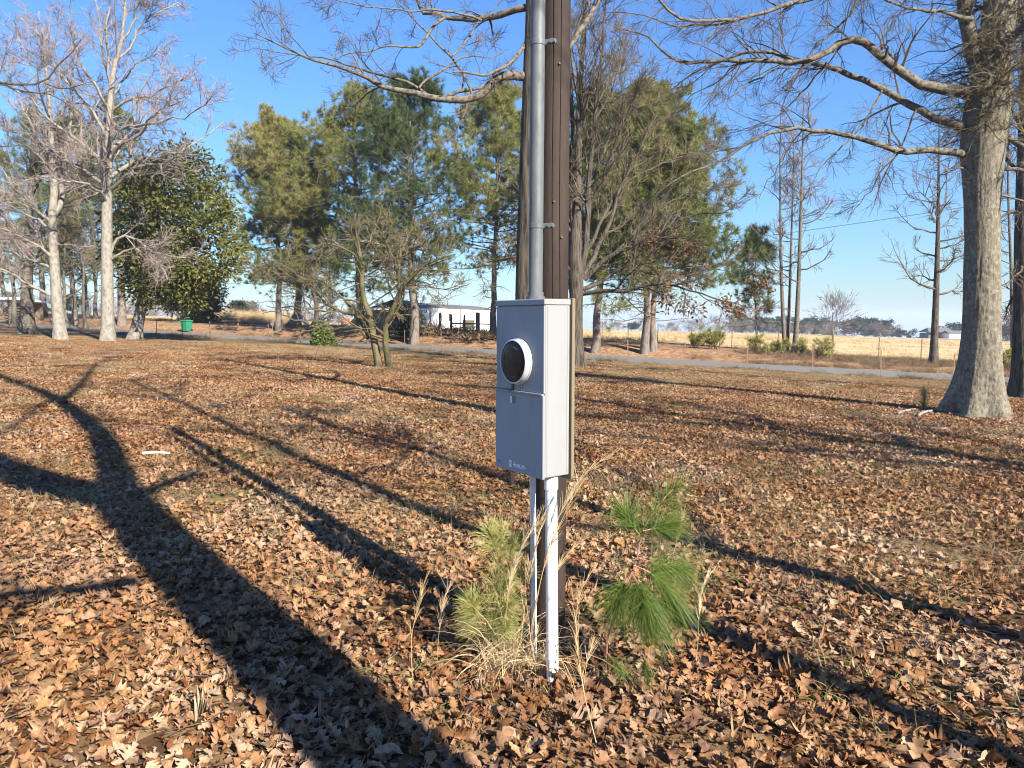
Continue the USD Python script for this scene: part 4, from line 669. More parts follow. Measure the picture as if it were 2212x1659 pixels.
b = base(507, 68); t = thing('picnic_table', 'dark wooden picnic table under the trees across the road', 'picnic table', b)
for q in range(5): obj('top_board', beam(b + [-.95, -.32 + .16 * q, .75], b + [.95, -.32 + .16 * q, .75], .14, .04), 'post_wood', t)
for s_ in (-1, 1):
    for q in (0, 1): obj('seat_board', beam(b + [-.95, s_ * (.62 + .15 * q), .44], b + [.95, s_ * (.62 + .15 * q), .44], .13, .04), 'post_wood', t)
for s_ in (-1, 1):
    for w in (-1, 1): obj('leg', beam(b + [s_ * .6, w * .65, -.05], b + [s_ * .6, w * .25, .72], .09, .05), 'post_wood', t)
    obj('brace', beam(b + [s_ * .66, -.78, .40], b + [s_ * .66, .78, .40], .05, .09), 'post_wood', t)
b = on_road(590, VR + RW + .5); t = thing('round_sign', 'small round pale sign on a thin post beside the road', 'sign', b)
obj('post', beam(b - UP * .2, b + UP * .98, .05), 'board_wood', t)
dn = np.array([.2, -.98, 0]); obj('disc', sweep(np.array([b + UP * 1.1 - dn * .012, b + UP * 1.1 + dn * .012]), np.array([.15, .15]), 24, cap=True), 'roof_grey', t)
obj('ring', sweep(np.array([b + UP * 1.1 + dn * .016 + .12 * (np.array([.98, .2, 0]) * math.cos(a) + UP * math.sin(a)) for a in np.linspace(0, 2 * np.pi, 25)]), np.full(25, .015), 5), 'post_wood', t)

# ivy stump and the small tree growing from it
rng = g(220); b = base(688, 47.5); t = thing('ivy_stump', 'dark old stump with a green ivy mound at the near road edge', 'stump', b)
obj('stump', trunk_mesh(*[np.array([b + [0, 0, z] for z in (-.1, .4, 1.0, 1.6)]), np.array([.50, .44, .42, .36])], 16, .25, .4, 2, .12), 'dark_bark', t, smooth=True)
q = np.column_stack([rng.normal(.5, .36, 2200), rng.normal(-.4, .34, 2200), 1.6 * rng.random(2200) ** 1.2]); q[:, :2] *= (1.15 - q[:, 2:] / 2.0); q += b; d = rng.normal(size=q.shape); d /= np.linalg.norm(d, axis=1, keepdims=True)
obj('ivy', leaves(rng, q, d, .17, .12, .3, .2), 'ivy', t, kind='stuff')
tr = px(c6([(700, 1090), (720, 1010), (745, 960), (748, 880), (735, 780), (715, 680), (730, 560)]), 47.9); tr[0] = base(690, 47.9)
ll = [(px(c6(L), 47.9, 47.9 + dz), r) for L, dz, r in [([(720, 1010), (690, 1000), (650, 970), (560, 980), (470, 935), (380, 900), (300, 905)], -1, .10), ([(690, 1000), (640, 930), (620, 870), (560, 850), (470, 860), (330, 840)], 1, .07), ([(745, 960), (800, 940), (860, 900), (880, 830), (930, 780)], 1, .08), ([(748, 880), (690, 850), (640, 790), (600, 700)], -1, .06), ([(745, 900), (790, 850), (840, 780), (850, 690), (900, 600)], 1, .06), ([(770, 950), (860, 940), (960, 940)], -1, .05), ([(735, 780), (760, 700), (780, 600)], 1, .05)]]
bare_tree('small_bare_tree', 'low bare tree with wide crooked limbs growing by the ivy stump', (spline(tr, 18), np.linspace(.26, .05, 18)), [limb(p, r, .02, 14, rng, .05) for p, r in ll], ('dark_bark', 'dark_bark', 'twig_grey', 'twig_grey'), rng, [dict(dens=2.5, per=1, t0=.2, ang=48, lf=.4, lmin=.5, lmax=2, n=6, wander=.28, up=.05, rr=.5, rmin=.011), dict(per=6, t0=.15, ang=45, lf=.5, lmin=.35, n=4, wander=.3, up=.04, rr=.7, rmin=.008)], k=12, tfl=.3, limb_sides=6, lead=.4)

# the mobile home, its porch and yard fence
PA, PB = np.array([-8.65, 66.0]), np.array([-2.4, 90.0]); hd = (PB - PA) / np.linalg.norm(PB - PA); hn = np.array([hd[1], -hd[0]]); HL = float(np.linalg.norm(PB - PA)); gz = float(height(*PA)) - .72
def hp(s_, o, z): q = PA + hd * s_ + hn * o; return np.array([q[0], q[1], gz + z])
def hbox(s0, s1, o0, o1, z0, z1): return trimesh.convex.convex_hull(np.array([hp(a, c_, z) for a in (s0, s1) for c_ in (o0, o1) for z in (z0, z1)]))
t = thing('mobile_home', 'long white mobile home with a green roofed porch across the road', 'mobile home', hp(0, 0, 0))
w = obj('wall', hbox(0, HL, -4.2, 0, .5, 2.95), 'white_siding', t)
obj('skirting', hbox(.05, HL - .05, -4.1, -.04, -.8, .5), 'white_siding', t)
rf = obj('roof', trimesh.convex.convex_hull(np.array([hp(s_, o, z) for s_ in (-.15, HL + .15) for o, z in ((.12, 2.94), (-4.32, 2.94), (.12, 3.02), (-4.32, 3.02), (-2.1, 3.42))])), 'roof_grey', t)
for s0 in (4.2, 8.2, 13.4, 18.5):
    fr = obj('window', hbox(s0, s0 + .8, -.02, .05, 1.5, 2.45), 'white_siding', t); obj('pane', hbox(s0 + .07, s0 + .73, .045, .056, 1.57, 2.38), 'window_glass' if s0 == 8.2 else 'white_siding', fr)
for q in range(8): obj('siding_batten', hbox(.2 + q * 3.2, .26 + q * 3.2, 0.0, .025, .52, 2.93), 'white_siding', t)
obj('downspout', hbox(11.8, 11.95, .02, .12, .1, 2.9), 'roof_grey', t)
obj('entry_step', hbox(15.6, 17.2, .05, 1.2, -.6, .5), 'post_wood', t)
obj('porch_deck', hbox(-6.2, -.1, -3.0, .6, .35, .55), 'post_wood', t)
pr = obj('porch_roof', trimesh.convex.convex_hull(np.array([hp(s_, o, z) for s_, o, z in [(-2.8, 1.0, 2.75), (1.2, 1.0, 2.75), (-2.8, -3.8, 2.75), (1.2, -3.8, 2.75), (-2.3, -1.4, 3.55), (.7, -1.4, 3.55)]])), 'green_roof', t)
obj('carport_roof', hbox(-6.6, -2.85, -3.2, 1.0, 2.55, 2.75), 'white_siding', t)
obj('fascia', hbox(-2.8, 1.2, 1.0, 1.06, 2.58, 2.76), 'white_siding', pr)
for s_ in (-6.3, -2.6, -1.1, 1.0): obj('porch_post', hbox(s_ - .07, s_ + .07, .75, .9, -.4, 2.6), 'white_siding', t)
obj('door', hbox(-.9, -.1, -.6, -.54, .6, 2.55), 'shrub_needles' if False else 'green_bin', t, label='green panel between the porch posts')
obj('porch_wall', hbox(-2.5, 0.0, -3.9, -3.8, .5, 2.6), 'white_siding', t); obj('shed_wall', hbox(-6.0, -3.2, -3.2, -3.1, .3, 2.5), 'board_wood', t)
for z in (.95, 1.35): obj('porch_rail', hbox(-2.6, 1.0, .78, .86, z, z + .07), 'white_siding', t)
c = base(1013, 70); b = c + [0, 0, 0]; t = thing('air_conditioner', 'boxy grey air conditioner unit beside the white mobile home', 'air conditioner', b)
obj('case', box(b[0], b[1], b[2] + .3, b[2] + 1.15, 1.1, .9), 'dark_grey', t); 
for q in range(6): obj('louvre', box(b[0], b[1] - .46, b[2] + .38 + .12 * q, b[2] + .43 + .12 * q, 1.0, .03), 'post_wood', t)
PF = [(951, 58, 1.75), (975, 61, 1.6), (1003, 63, 1.6), (1030, 65, 1.9), (1034, 65.3, 1.9), (1066, 66.5, 1.6)]
pb = [base(x, d) for x, d, h in PF]; t = thing('wooden_fence', 'post and rail wooden fence in front of the white mobile home', 'fence', pb[1])
for p, (x, d, h) in zip(pb, PF): obj('post', sweep(np.array([p - UP * .2, p + UP * h + [.03, 0, 0]]), np.array([.12, .10]), 8, cap=True), 'post_wood', t)
for z in (.85,):
    for i in range(1, len(pb) - 1): obj('rail', beam(pb[i] + UP * z - [0, .12, 0], pb[i + 1] + UP * z - [0, .12, 0], .06, .13), 'post_wood', t)
rng = g(231); 
for i, (x, d, h, w_, m, lab) in enumerate([(880, 56.5, 2.2, 1.5, 'dark_needles', 'dark leafy shrub left of the stout pine trunk'), (925, 57, .7, 1.6, 'dry_brush', 'tangle of brown briars at the foot of the stout pine'), (985, 57, .55, 2.0, 'dry_brush', 'tangle of brown briars below the wooden fence'), (1040, 54, .5, 2.0, 'dry_brush', 'tangle of brown briars on the bank near the meter box edge')]):
    b = base(x, d); t = thing('shrub', lab, 'shrub', b); q = b + np.column_stack([rng.normal(0, w_ * .42, 900), rng.normal(0, w_ * .3, 900), np.abs(rng.normal(0, h * .5, 900))]); dd = rng.normal(size=q.shape) + [0, 0, .8]; dd /= np.linalg.norm(dd, axis=1, keepdims=True)
    obj('foliage', blades(rng, q, dd, 2, .4, .05 if m == 'dry_brush' else .11, .4), m, t, kind='stuff'); st = b + np.column_stack([rng.normal(0, .15, 14), rng.normal(0, .15, 14), np.zeros(14)])
    e_ = st + np.column_stack([rng.normal(0, w_ * .5, 14), rng.normal(0, w_ * .4, 14), h * rng.uniform(.5, 1.2, 14)]); obj('stems', sweep(np.stack([st - UP * .05, (st + e_) / 2 + [0, 0, .1], e_], 1), np.full((14, 3), .015), 3), 'twig_dark', t)
b = base(757, 80); t = thing('garden_tractor', 'small red and yellow garden machine on the grass left of the porch', 'garden tractor', b)
obj('hood', taper(b + [-.35, 0, 0], .45, 1.0, .9, .75, .6, .5, .2), 'red_paint', t); obj('seat', cat_([taper(b + [.55, 0, 0], .75, .85, .5, .5, .5, .5, .2), taper(b + [.8, .05, 0], .85, 1.3, .12, .1, .5, .45, .2)]), 'dark_grey', t); obj('deck', taper(b + [.2, 0, 0], .3, .5, 1.8, 1.7, .8, .75, .2), 'board_wood', t)
for sx, r in ((-.6, .3), (.6, .42)):
    for sy in (-.42, .42): obj('wheel', sweep(np.array([b + [sx, sy - .1, r], b + [sx, sy + .1, r]]), np.array([r, r]), 14, cap=True), 'black', t)
obj('steering_wheel', sweep(np.array([b + [.15 + .17 * math.cos(a), .17 * math.sin(a), 1.2 + .1 * math.cos(a)] for a in np.linspace(0, 6.283, 15)]), np.full(15, .02), 5), 'black', t)
b = base(33, 76); t = thing('farm_shed', 'low open shed with a pale roof edge and rail boards at the far left', 'shed', b)
for q in range(6): obj('rail', beam(b + [-1.4, -.8, .3 + .28 * q], b + [1.6, -.8, .3 + .28 * q], .05, .12), 'board_wood', t)
for x in (-1.4, .1, 1.6): obj('post', beam(b + [x, -.72, -.2], b + [x, -.72, 2.5], .12), 'post_wood', t)
obj('roof', trimesh.convex.convex_hull(np.array([b + [x, y, z] for x in (-1.8, 2.0) for y, z in ((-1.2, 2.5), (-1.2, 2.75), (2.5, 2.2), (2.5, 2.4))])), 'white_siding', t)
obj('back_wall', box(b[0] + .1, b[1] + 2.3, b[2] - .2, b[2] + 2.2, 3.2, .08), 'post_wood', t)
b = base(646, 76); t = thing('tarp_tent', 'small pale blue tarp tent behind the pine trunks across the road', 'tent', b)
mk('blue_tarp', {'p': ('principled_bsdf', {'base_color': (.30, .40, .52), 'roughness': .6})}, [])
for s_ in (-1, 1): obj('sheet', trimesh.convex.convex_hull(np.array([b + [s_ * 1.05, y, 0] for y in (-1, 1)] + [b + [s_ * .02, y, 1.5] for y in (-1, 1)] + [b + [s_ * 1.0, y, 0] for y in (-1, 1)] + [b + [0, y, 1.47] for y in (-1, 1)])), 'blue_tarp', t)
for y in (-1, 1): obj('pole', beam(b + [0, y * 1.02, 0], b + [0, y * 1.02, 1.55], .05), 'plastic_pipe', t)

# young pines and weeds along the field edge
rng = g(240)
def bushy(name, lab, x, d, h, w_, n_, group=None):
    b = base(x, d); t = thing(name, lab, 'young pine', b, group)
    ns = 5 + int(w_ * 4); tp_ = b + np.column_stack([rng.normal(0, w_ * .45, ns), rng.normal(0, w_ * .45, ns), h * rng.uniform(.6, 1.05, ns)]); s0 = b + np.column_stack([rng.normal(0, w_ * .25, ns), rng.normal(0, w_ * .25, ns), np.zeros(ns) - .05])
    L = np.stack([s0 + (tp_ - s0) * f for f in np.linspace(0, 1, 5)], 1); obj('stems', sweep(L, np.linspace(.03, .01, 5)[None].repeat(ns, 0), 4), 'twig_dark', t)
    a, r = grow(rng, L, np.full((ns, 5), .015), n_, .15, 1, 50, 14, .35, .25, 4, .2, .1, .6, .008, lmax=.8); p, d_ = ends(a); p = np.vstack([p, a[:, 2], tp_]); d_ = np.vstack([d_, d_, np.tile([0, 0, 1.], (ns, 1))])
    obj('foliage', blades(rng, p, d_, 14, .26, .03, .5), 'shrub_needles', t, kind='stuff')
for x, v, h, w_, lab in [(1502, 49, 1.5, .7, 'low yellow green young pine, leftmost of the row by the field fence'), (1545, 49.5, 2.5, 1.2, 'tallest yellow green young pine bush by the field fence'), (1632, 49, 1.7, 1.0, 'yellow green young pine bush under the thin young pine'), (1672, 48.5, 1.4, 1.1, 'low spreading young pine bush left of the slender trunks'), (1728, 49.5, 1.6, .8, 'young pine bush at the foot of the slender trunks'), (1772, 48.6, 1.9, .9, 'greener young pine bush just left of the wooden fence post'), (2188, 48, 1.6, 1.0, 'young pine bush right of the great oak trunk')]:
    k_ = (x - 1106) / FPX; bushy('young_pine', lab, x, v / (.4574 * k_ + .8893), h * .62, w_ * .85, 9)

# far trees across the field
rng = g(250)
def far_tree(kind, lab, x, top, wpx, d, group):
    b = base(x, d); h = at(x, top, d)[2] - b[2]; w_ = wpx * d / FPX * 1.25
    t = thing('far_pine' if kind == 'p' else 'far_bare_tree', lab, 'tree', b, group); h = max(h, 3.5)
    obj('trunk', sweep(np.array([b - UP * .3, b + UP * h * .6]), np.array([.022 * h, .012 * h]), 6), 'dark_bark' if kind == 'p' else 'twig_grey', t)
    nc = 30; c = np.column_stack([rng.normal(0, w_ * .22, nc), rng.normal(0, w_ * .22, nc), h * (rng.uniform(.25, .95, nc) if kind == 'p' else rng.uniform(.12, .92, nc))])
    c[:, :2] *= np.sqrt(np.clip(1.25 - (c[:, 2:] / h - .5) ** 2 * 2.4, .2, 2)); m = 26 if 'lone far bare' in lab and 'under' not in lab else 80
    if kind == 'p':
        q = np.repeat(c, m, 0) + rng.normal(0, .09 * h, (nc * m, 3)) * [1.1, 1.1, .6] + b; dd = rng.normal(size=q.shape); dd /= np.linalg.norm(dd, axis=1, keepdims=True)
        obj('crown', blades(rng, q, dd, 1, .095 * h, .06 * h, .4), 'far_green', t, kind='stuff')
    else:
        q = np.repeat(c, m, 0) + rng.normal(0, .10 * h, (nc * m, 3)) + b; dd = q - (b + [0, 0, h * .25]); dd /= np.linalg.norm(dd, axis=1, keepdims=True)
        obj('crown', blades(rng, q, dd, 1, .17 * h, .016 * h, .35), 'far_bare', t, kind='stuff')
FT = [('b', 1300, 699, 34, 290, 'low far bare tree right of the brown leaved oak trunk'), ('b', 1334, 701, 30, 300, 'low far bare tree left of a small far pine'), ('p', 1364, 695, 30, 280, 'small far pine left of the two roadside pines'), ('b', 1392, 702, 30, 290, 'low far bare tree behind the two roadside pines'), ('b', 1440, 697, 44, 285, 'far bare tree right of the two roadside pines'),
      ('b', 1487, 691, 56, 275, 'broad far bare tree, left end of the grey wood'), ('b', 1528, 684, 64, 270, 'broadest far bare tree in the middle of the grey wood'), ('b', 1575, 687, 56, 280, 'far bare tree in the grey wood behind the tallest young pine bush'), ('b', 1612, 692, 50, 275, 'far bare tree, right end of the grey wood'),
      ('p', 1600, 686, 50, 330, 'far pine rising behind the grey wood'), ('p', 1648, 684, 46, 325, 'far pine behind the thin young pine'), ('p', 1686, 681, 46, 320, 'tallest far pine left of the slender trunks'), ('p', 1722, 686, 46, 325, 'far pine between the slender trunks'), ('p', 1756, 687, 46, 320, 'far pine right of the slender trunks'), ('p', 1786, 692, 40, 330, 'low far pine right of the wooden fence post'),
      ('b', 1668, 704, 50, 285, 'low far bare tree in front of the far pines'), ('b', 1716, 703, 50, 280, 'low far bare tree seen between the slender trunks'), ('b', 1752, 700, 46, 285, 'far bare tree in front of the far pines, right of the slender trunks'), ('b', 1796, 640, 66, 240, 'tall lone far bare tree in the field'), ('b', 1806, 699, 44, 290, 'round far bare tree under the tall lone one'),
      ('p', 1838, 691, 34, 290, 'left pine of the dark clump in the field'), ('p', 1866, 686, 40, 295, 'highest pine of the dark clump in the field'), ('p', 1890, 690, 38, 300, 'right pine of the dark clump in the field'), ('b', 1892, 699, 56, 270, 'round bare tree in front of the dark clump'), ('p', 1943, 709, 34, 290, 'lone small round far pine right of the dark clump'), ('p', 2024, 706, 44, 320, 'far tree behind the brick house'), ('p', 2076, 697, 46, 320, 'far pine left of the great oak trunk'),
      ('b', 2196, 660, 70, 200, 'far bare tree right of the great oak trunk'), ('p', 2180, 700, 50, 260, 'far pine right of the great oak trunk')]
for kd, x, tp_, w_, d, lab in FT: far_tree(kd, lab, x, tp_, w_, d, 'far trees at the field edge')
for i, (kd, x, tp_, w_, d) in enumerate([('b', 528, 652, 50, 120), ('p', 522, 690, 22, 118), ('p', 545, 694, 20, 122), ('b', 575, 690, 60, 180), ('p', 560, 694, 30, 170), ('b', 625, 692, 60, 190), ('b', 665, 690, 60, 175), ('p', 700, 688, 60, 200), ('b', 740, 690, 60, 190), ('b', 790, 691, 60, 185), ('b', 830, 688, 60, 190), ('p', 860, 690, 50, 190), ('b', 470, 682, 60, 160), ('b', 420, 684, 60, 165), ('b', 365, 672, 70, 150), ('b', 330, 668, 70, 140), ('b', 300, 672, 70, 150), ('b', 255, 664, 70, 140), ('b', 200, 660, 80, 135), ('p', 150, 655, 60, 130), ('b', 105, 650, 80, 130), ('b', 60, 655, 70, 130), ('b', 10, 650, 80, 128)]):
    far_tree(kd, 'dusky %s far behind the left trees, %s' % (('bare tree', 'evergreen')[kd == 'p'], ['domed and beside the picnic table', 'low and dark beyond the picnic table', 'low and dark right of the picnic table', 'left of the tall bare pine trunk', 'low in the gap above the picnic table', 'between the two pine trunks', 'behind the ivy stump', 'right of the ivy stump', 'left of the red garden machine', 'behind the small forked tree', 'behind the porch roof', 'just left of the mobile home', 'left of the picnic table', 'above the green bin', 'right of the magnolia trunk', 'behind the magnolia trunk', 'left of the magnolia trunk', 'right of the straight pale trunk', 'left of the straight pale trunk', 'between the pale trunks', 'behind the leftmost pale trunk', 'left of the leftmost pale trunk', 'behind the farm shed'][i]), x, tp_, w_, d, 'dusky far trees behind the left woods')
b = base(2026, 270); t = thing('brick_house', 'far red brick house with grey roof beyond the field', 'house', b)
obj('wall', box(b[0] + 1.2, b[1], b[2] - .3, b[2] + 3.0, 5, 6), 'brick_red', t); obj('wall', box(b[0] - 3.3, b[1] + .5, b[2] - .3, b[2] + 2.6, 4, 6), 'roof_grey', t, label='grey wing of the house')
rf = obj('roof', trimesh.convex.convex_hull(np.array([b + [x, y, z] for x, y, z in [(-6, -3.8, 2.9), (4.2, -3.8, 3.0), (-6, 3.8, 2.9), (4.2, 3.8, 3.0), (-4.5, 0, 4.6), (3, 0, 4.6)]])), 'roof_grey', t); obj('chimney', box(b[0] + 1, b[1] + .8, b[2] + 4, b[2] + 5.3, .7, .7), 'brick_red', rf)
for x in (-.2, 2.4): wn = obj('window', box(b[0] + x, b[1] - 3.02, b[2] + 1, b[2] + 2.2, 1, .1), 'white_siding', t); obj('pane', box(b[0] + x, b[1] - 3.08, b[2] + 1.1, b[2] + 2.1, .85, .04), 'window_glass', wn)
b = base(2058, 265); t = thing('white_outbuilding', 'far low white outbuilding right of the brick house', 'building', b)
obj('wall', box(b[0], b[1], b[2] - .3, b[2] + 2.5, 6, 5), 'white_siding', t); obj('roof', trimesh.convex.convex_hull(np.array([b + [x, y, z] for x in (-3.3, 3.3) for y, z in ((-2.8, 2.5), (2.8, 2.5), (0, 3.5))])), 'roof_grey', t)
# overhead line
P = []
for x, y in [(300, 628), (500, 612), (905, 590), (1060, 576), (1610, 515), (2080, 448), (2300, 410)]:
    k_ = (x - 1106) / FPX; P.append(at(x, y, 46 / (.4574 * k_ + .8893)))
obj('overhead_line', sweep(spline(P, 60), np.full(60, .014), 5), 'wire', label='single dark overhead wire running along the road between the trees', cat='wire')

# the air
MAT['haze'] = usdkit.material(stage, '/World/Looks/haze', {'v': ('principled_volume', {'color': (.80, .88, 1.0), 'density': .0003, 'anisotropy': .2})}, [], volume='v.volume')
hz = trimesh.creation.box([7000, 7000, 163]); hz.apply_translation([0, 0, -50])
obj('haze', hz, 'haze', kind='stuff', label='thin pale winter haze that softens the far trees', cat='haze')
# ------------------------------------------------------------------ ground cover
def leaf_batch(rng, pos, L, tilt=.35, fine=False):
    """Lobed fallen oak leaves: a strip each side of the midrib, curled and tipped."""
    M = len(pos); T = np.linspace(0, 1, 13) if fine else np.array([0, .12, .24, .33, .46, .55, .68, .77, .9, 1.])
    n = len(T); alt = np.array([.42, .8, 1.0, .55])[np.arange(n) % 4] if fine else np.where(np.arange(n) % 2 == 0, 1.0, .32); env = np.sin(np.pi * T ** .8) ** .6
    kind = rng.random(M)[:, None]; lob = np.clip(kind * 1.7 - .25, 0, .8); W = env * (alt * lob + (.62 - .3 * np.abs(T - .5)) * (1 - lob)) * (.34 + .16 * rng.random(M)[:, None]) * ((.9 + .2 * rng.random((M, n))) if fine else (.75 + .5 * rng.random((M, n)))); W[:, 0] = .015; W[:, -1] = .015
    fwd = np.where(alt > .5, .10, -.02)[None] * lob
    bend = rng.normal(0, .6, M)[:, None]; cup = rng.normal(.5, .7, M)[:, None]; tw = rng.normal(0, .7, M)[:, None]
    def side(s_):
        x = (T[None] + fwd * (1 if s_ else 0)); y = s_ * W * (.85 + .3 * rng.random((M, n)) if s_ else 1)
        z = bend * (T - .5) ** 2 + cup * y ** 2 * 2.2 + tw * y * (T - .3) + .05 * rng.normal(size=(M, n)) * abs(s_) * .5
        return np.stack([x + 0 * y, y + 0 * x, z], -1)
    V = np.stack([side(-1), side(0), side(1)], 2) * L[:, None, None, None]; V[..., 0] -= .5 * L[:, None, None]
    yaw = rng.random(M) * 6.283; ta, tb = rng.normal(0, tilt, M), rng.normal(0, tilt, M)
    def rot(V, i_, j_, a): c_, s_ = np.cos(a)[:, None, None], np.sin(a)[:, None, None]; A, B = V[..., i_].copy(), V[..., j_].copy(); V[..., i_], V[..., j_] = c_ * A - s_ * B, s_ * A + c_ * B
    rot(V, 0, 2, ta); rot(V, 1, 2, tb); rot(V, 0, 1, yaw)
    V = V.reshape(M, -1, 3); V[..., 2] -= np.minimum(V[..., 2].min(1), 0)[:, None] * .75; V += pos[:, None]
    q = np.arange(n - 1); f = []
    for c_ in (0, 1): f += [np.stack([q * 3 + c_, (q + 1) * 3 + c_, (q + 1) * 3 + c_ + 1], 1), np.stack([q * 3 + c_, (q + 1) * 3 + c_ + 1, q * 3 + c_ + 1], 1)]
    f = np.vstack(f); F = (f[None] + (np.arange(M) * 3 * n)[:, None, None]).reshape(-1, 3)
    return V.reshape(-1, 3), F
def tuft(rng, pos, count, length, width, spread, lean=.55, n=4):
    P0 = np.repeat(pos, count, 0) + rng.normal(0, spread, (len(pos) * count, 3)) * [1, 1, 0]; M = len(P0)
    d = np.column_stack([rng.normal(0, lean, (M, 2)), np.ones(M)]); d /= np.linalg.norm(d, axis=1, keepdims=True); L = length * rng.uniform(.45, 1.25, M)
    pts = [P0]; p = P0
    for i in range(n - 1):
        d = d + np.column_stack([rng.normal(0, .15, (M, 2)), -.38 * np.ones(M) * rng.uniform(.3, 1.6, M)]); d /= np.linalg.norm(d, axis=1, keepdims=True); p = p + d * (L / (n - 1))[:, None]; pts.append(p)
    C = np.stack(pts, 1); s = np.cross(d, rng.normal(size=d.shape)); s /= np.linalg.norm(s, axis=1, keepdims=True) + 1e-9
    w = width * (1 - np.linspace(0, 1, n) ** 2 * .85); A, B = C - s[:, None] * w[None, :, None] / 2, C + s[:, None] * w[None, :, None] / 2
    V = np.stack([A, B], 2).reshape(-1, 3); q = np.arange(n - 1) * 2; f = np.vstack([np.stack([q, q + 1, q + 3], 1), np.stack([q, q + 3, q + 2], 1)])
    return V, (f[None] + (np.arange(M) * 2 * n)[:, None, None]).reshape(-1, 3)
def instancer(name, protos, mat, pos, rng, smin, smax, tilt, **tags):
    p = '/World/' + name; pi = UsdGeom.PointInstancer.Define(stage, p); tg = []
    for i, m in enumerate(protos):
        q = f'{p}/patch' + (f'_{i:03d}' if i else ''); usdkit.mesh(stage, q, m, MAT[mat], True); tg.append(Sdf.Path(q))
    pi.CreatePrototypesRel().SetTargets(tg); M = len(pos)
    pi.CreateProtoIndicesAttr(Vt.IntArray.FromNumpy(rng.integers(0, len(protos), M).astype(np.int32)))
    pi.CreatePositionsAttr(Vt.Vec3fArray.FromNumpy(np.asarray(pos, np.float32)))
    e = .4; gx = (height(pos[:, 0] + e, pos[:, 1]) - height(pos[:, 0] - e, pos[:, 1])) / (2 * e); gy = (height(pos[:, 0], pos[:, 1] + e) - height(pos[:, 0], pos[:, 1] - e)) / (2 * e)
    a = rng.random(M) * 6.283; qz = np.column_stack([np.cos(a / 2), 0 * a, 0 * a, np.sin(a / 2)]); qt = np.column_stack([np.ones(M), gy / 2, -gx / 2, 0 * a]); qt /= np.linalg.norm(qt, axis=1, keepdims=True)
    w0, x0, y0, z0 = qt.T; w1, x1, y1, z1 = qz.T
    Q = np.column_stack([w0 * w1 - x0 * x1 - y0 * y1 - z0 * z1, w0 * x1 + x0 * w1 + y0 * z1 - z0 * y1, w0 * y1 - x0 * z1 + y0 * w1 + z0 * x1, w0 * z1 + x0 * y1 - y0 * x1 + z0 * w1])
    pi.CreateOrientationsAttr(Vt.QuathArray([Gf.Quath(float(q[0]), float(q[1]), float(q[2]), float(q[3])) for q in Q]))
    s = rng.uniform(smin, smax, M); pi.CreateScalesAttr(Vt.Vec3fArray.FromNumpy(np.column_stack([s, s, s]).astype(np.float32)))
    tagp(pi.GetPrim(), **tags)
def scatter(rng, y0, y1, step, wide=.78):
    ys = np.arange(y0, y1, step); out = []
    for y in ys: x = np.arange(-wide * y - .8, wide * y + .8, step); out.append(np.column_stack([x, np.full(len(x), y)]))
    q = np.vstack(out); q = q + rng.uniform(-.5, .5, q.shape) * step; return q
rng = g(300)
protos = []
for i in range(7):
    M = 215; r = .47 * np.sqrt(rng.random(M)); a = rng.random(M) * 6.283; pos = np.column_stack([r * np.cos(a), r * np.sin(a), .004 + .022 * rng.random(M) ** 1.5])
    protos.append(leaf_batch(rng, pos, np.where(rng.random(M) < .3, rng.uniform(.014, .034, M), rng.uniform(.032, .074, M)), .34))
q = np.vstack([scatter(rng, 1.3, 9, .40), scatter(rng, 9, 20, .48), scatter(rng, 20, 44, .66)])
u_, v_ = uv(q[:, 0], q[:, 1]); den = fbm(np.column_stack([q * .35, np.zeros(len(q))]), 3, 7)
keep = (v_ < VR - .8) & (rng.random(len(q)) < np.clip(1.02 - .42 * sm(v_, 17, 33), 0, 1) * np.clip(1.45 - .7 * sm(den, .50, .70), .78, 1))
q = q[keep]; pos = np.column_stack([q, height(q[:, 0], q[:, 1])])
instancer('leaf_litter', protos, 'fallen_leaves', pos, rng, .8, 1.15, .05, label='thick carpet of dry brown oak leaves covering the yard', cat='leaves', kind='stuff')
protos = []
for i in range(5):
    r = .4 * np.sqrt(rng.random(26)); a = rng.random(26) * 6.283; protos.append(tuft(rng, np.column_stack([r * np.cos(a), r * np.sin(a), 0 * r]), 11, .11, .0034, .022))
q = np.vstack([scatter(rng, 1.4, 14, .50), scatter(rng, 14, 46, .62)]); u_, v_ = uv(q[:, 0], q[:, 1]); den = fbm(np.column_stack([q * .35, np.zeros(len(q))]), 3, 7)
keep = (v_ < VR - .15) & (rng.random(len(q)) < np.clip(.14 + .55 * sm(den, .50, .72) + .5 * sm(v_, 15, 32), 0, 1)); q = q[keep]; pos = np.column_stack([q, height(q[:, 0], q[:, 1])])
instancer('yard_grass', protos, 'dry_grass', pos, rng, .7, 1.3, .05, label='short dry winter grass poking through the leaves', cat='grass', kind='stuff')
protos = []
for i in range(4):
    r = .55 * np.sqrt(rng.random(16)); a = rng.random(16) * 6.283; protos.append(tuft(rng, np.column_stack([r * np.cos(a), r * np.sin(a), 0 * r]), 9, .34, .010, .05, .45))
U = rng.uniform(-75, 32, 2600); Vv = VR + RW + .15 + 11 * rng.random(2600) ** 1.2; x, y = xy(U, Vv)
keep = rng.random(2600) < np.where(U < -8, .10 + .15 * (Vv > 53), .75 + .25 * sm(Vv, 46, 50)); x, y = x[keep], y[keep]
U2 = rng.uniform(-75, 32, 160); x2, y2 = xy(U2, VR - .6 - 1.6 * rng.random(160)); x, y = np.r_[x, x2], np.r_[y, y2]
instancer('roadside_weeds', protos, 'dry_brush', np.column_stack([x, y, height(x, y)]), rng, .5, 1.35, 0, label='brown dead weeds along both sides of the road', cat='weeds', kind='stuff')
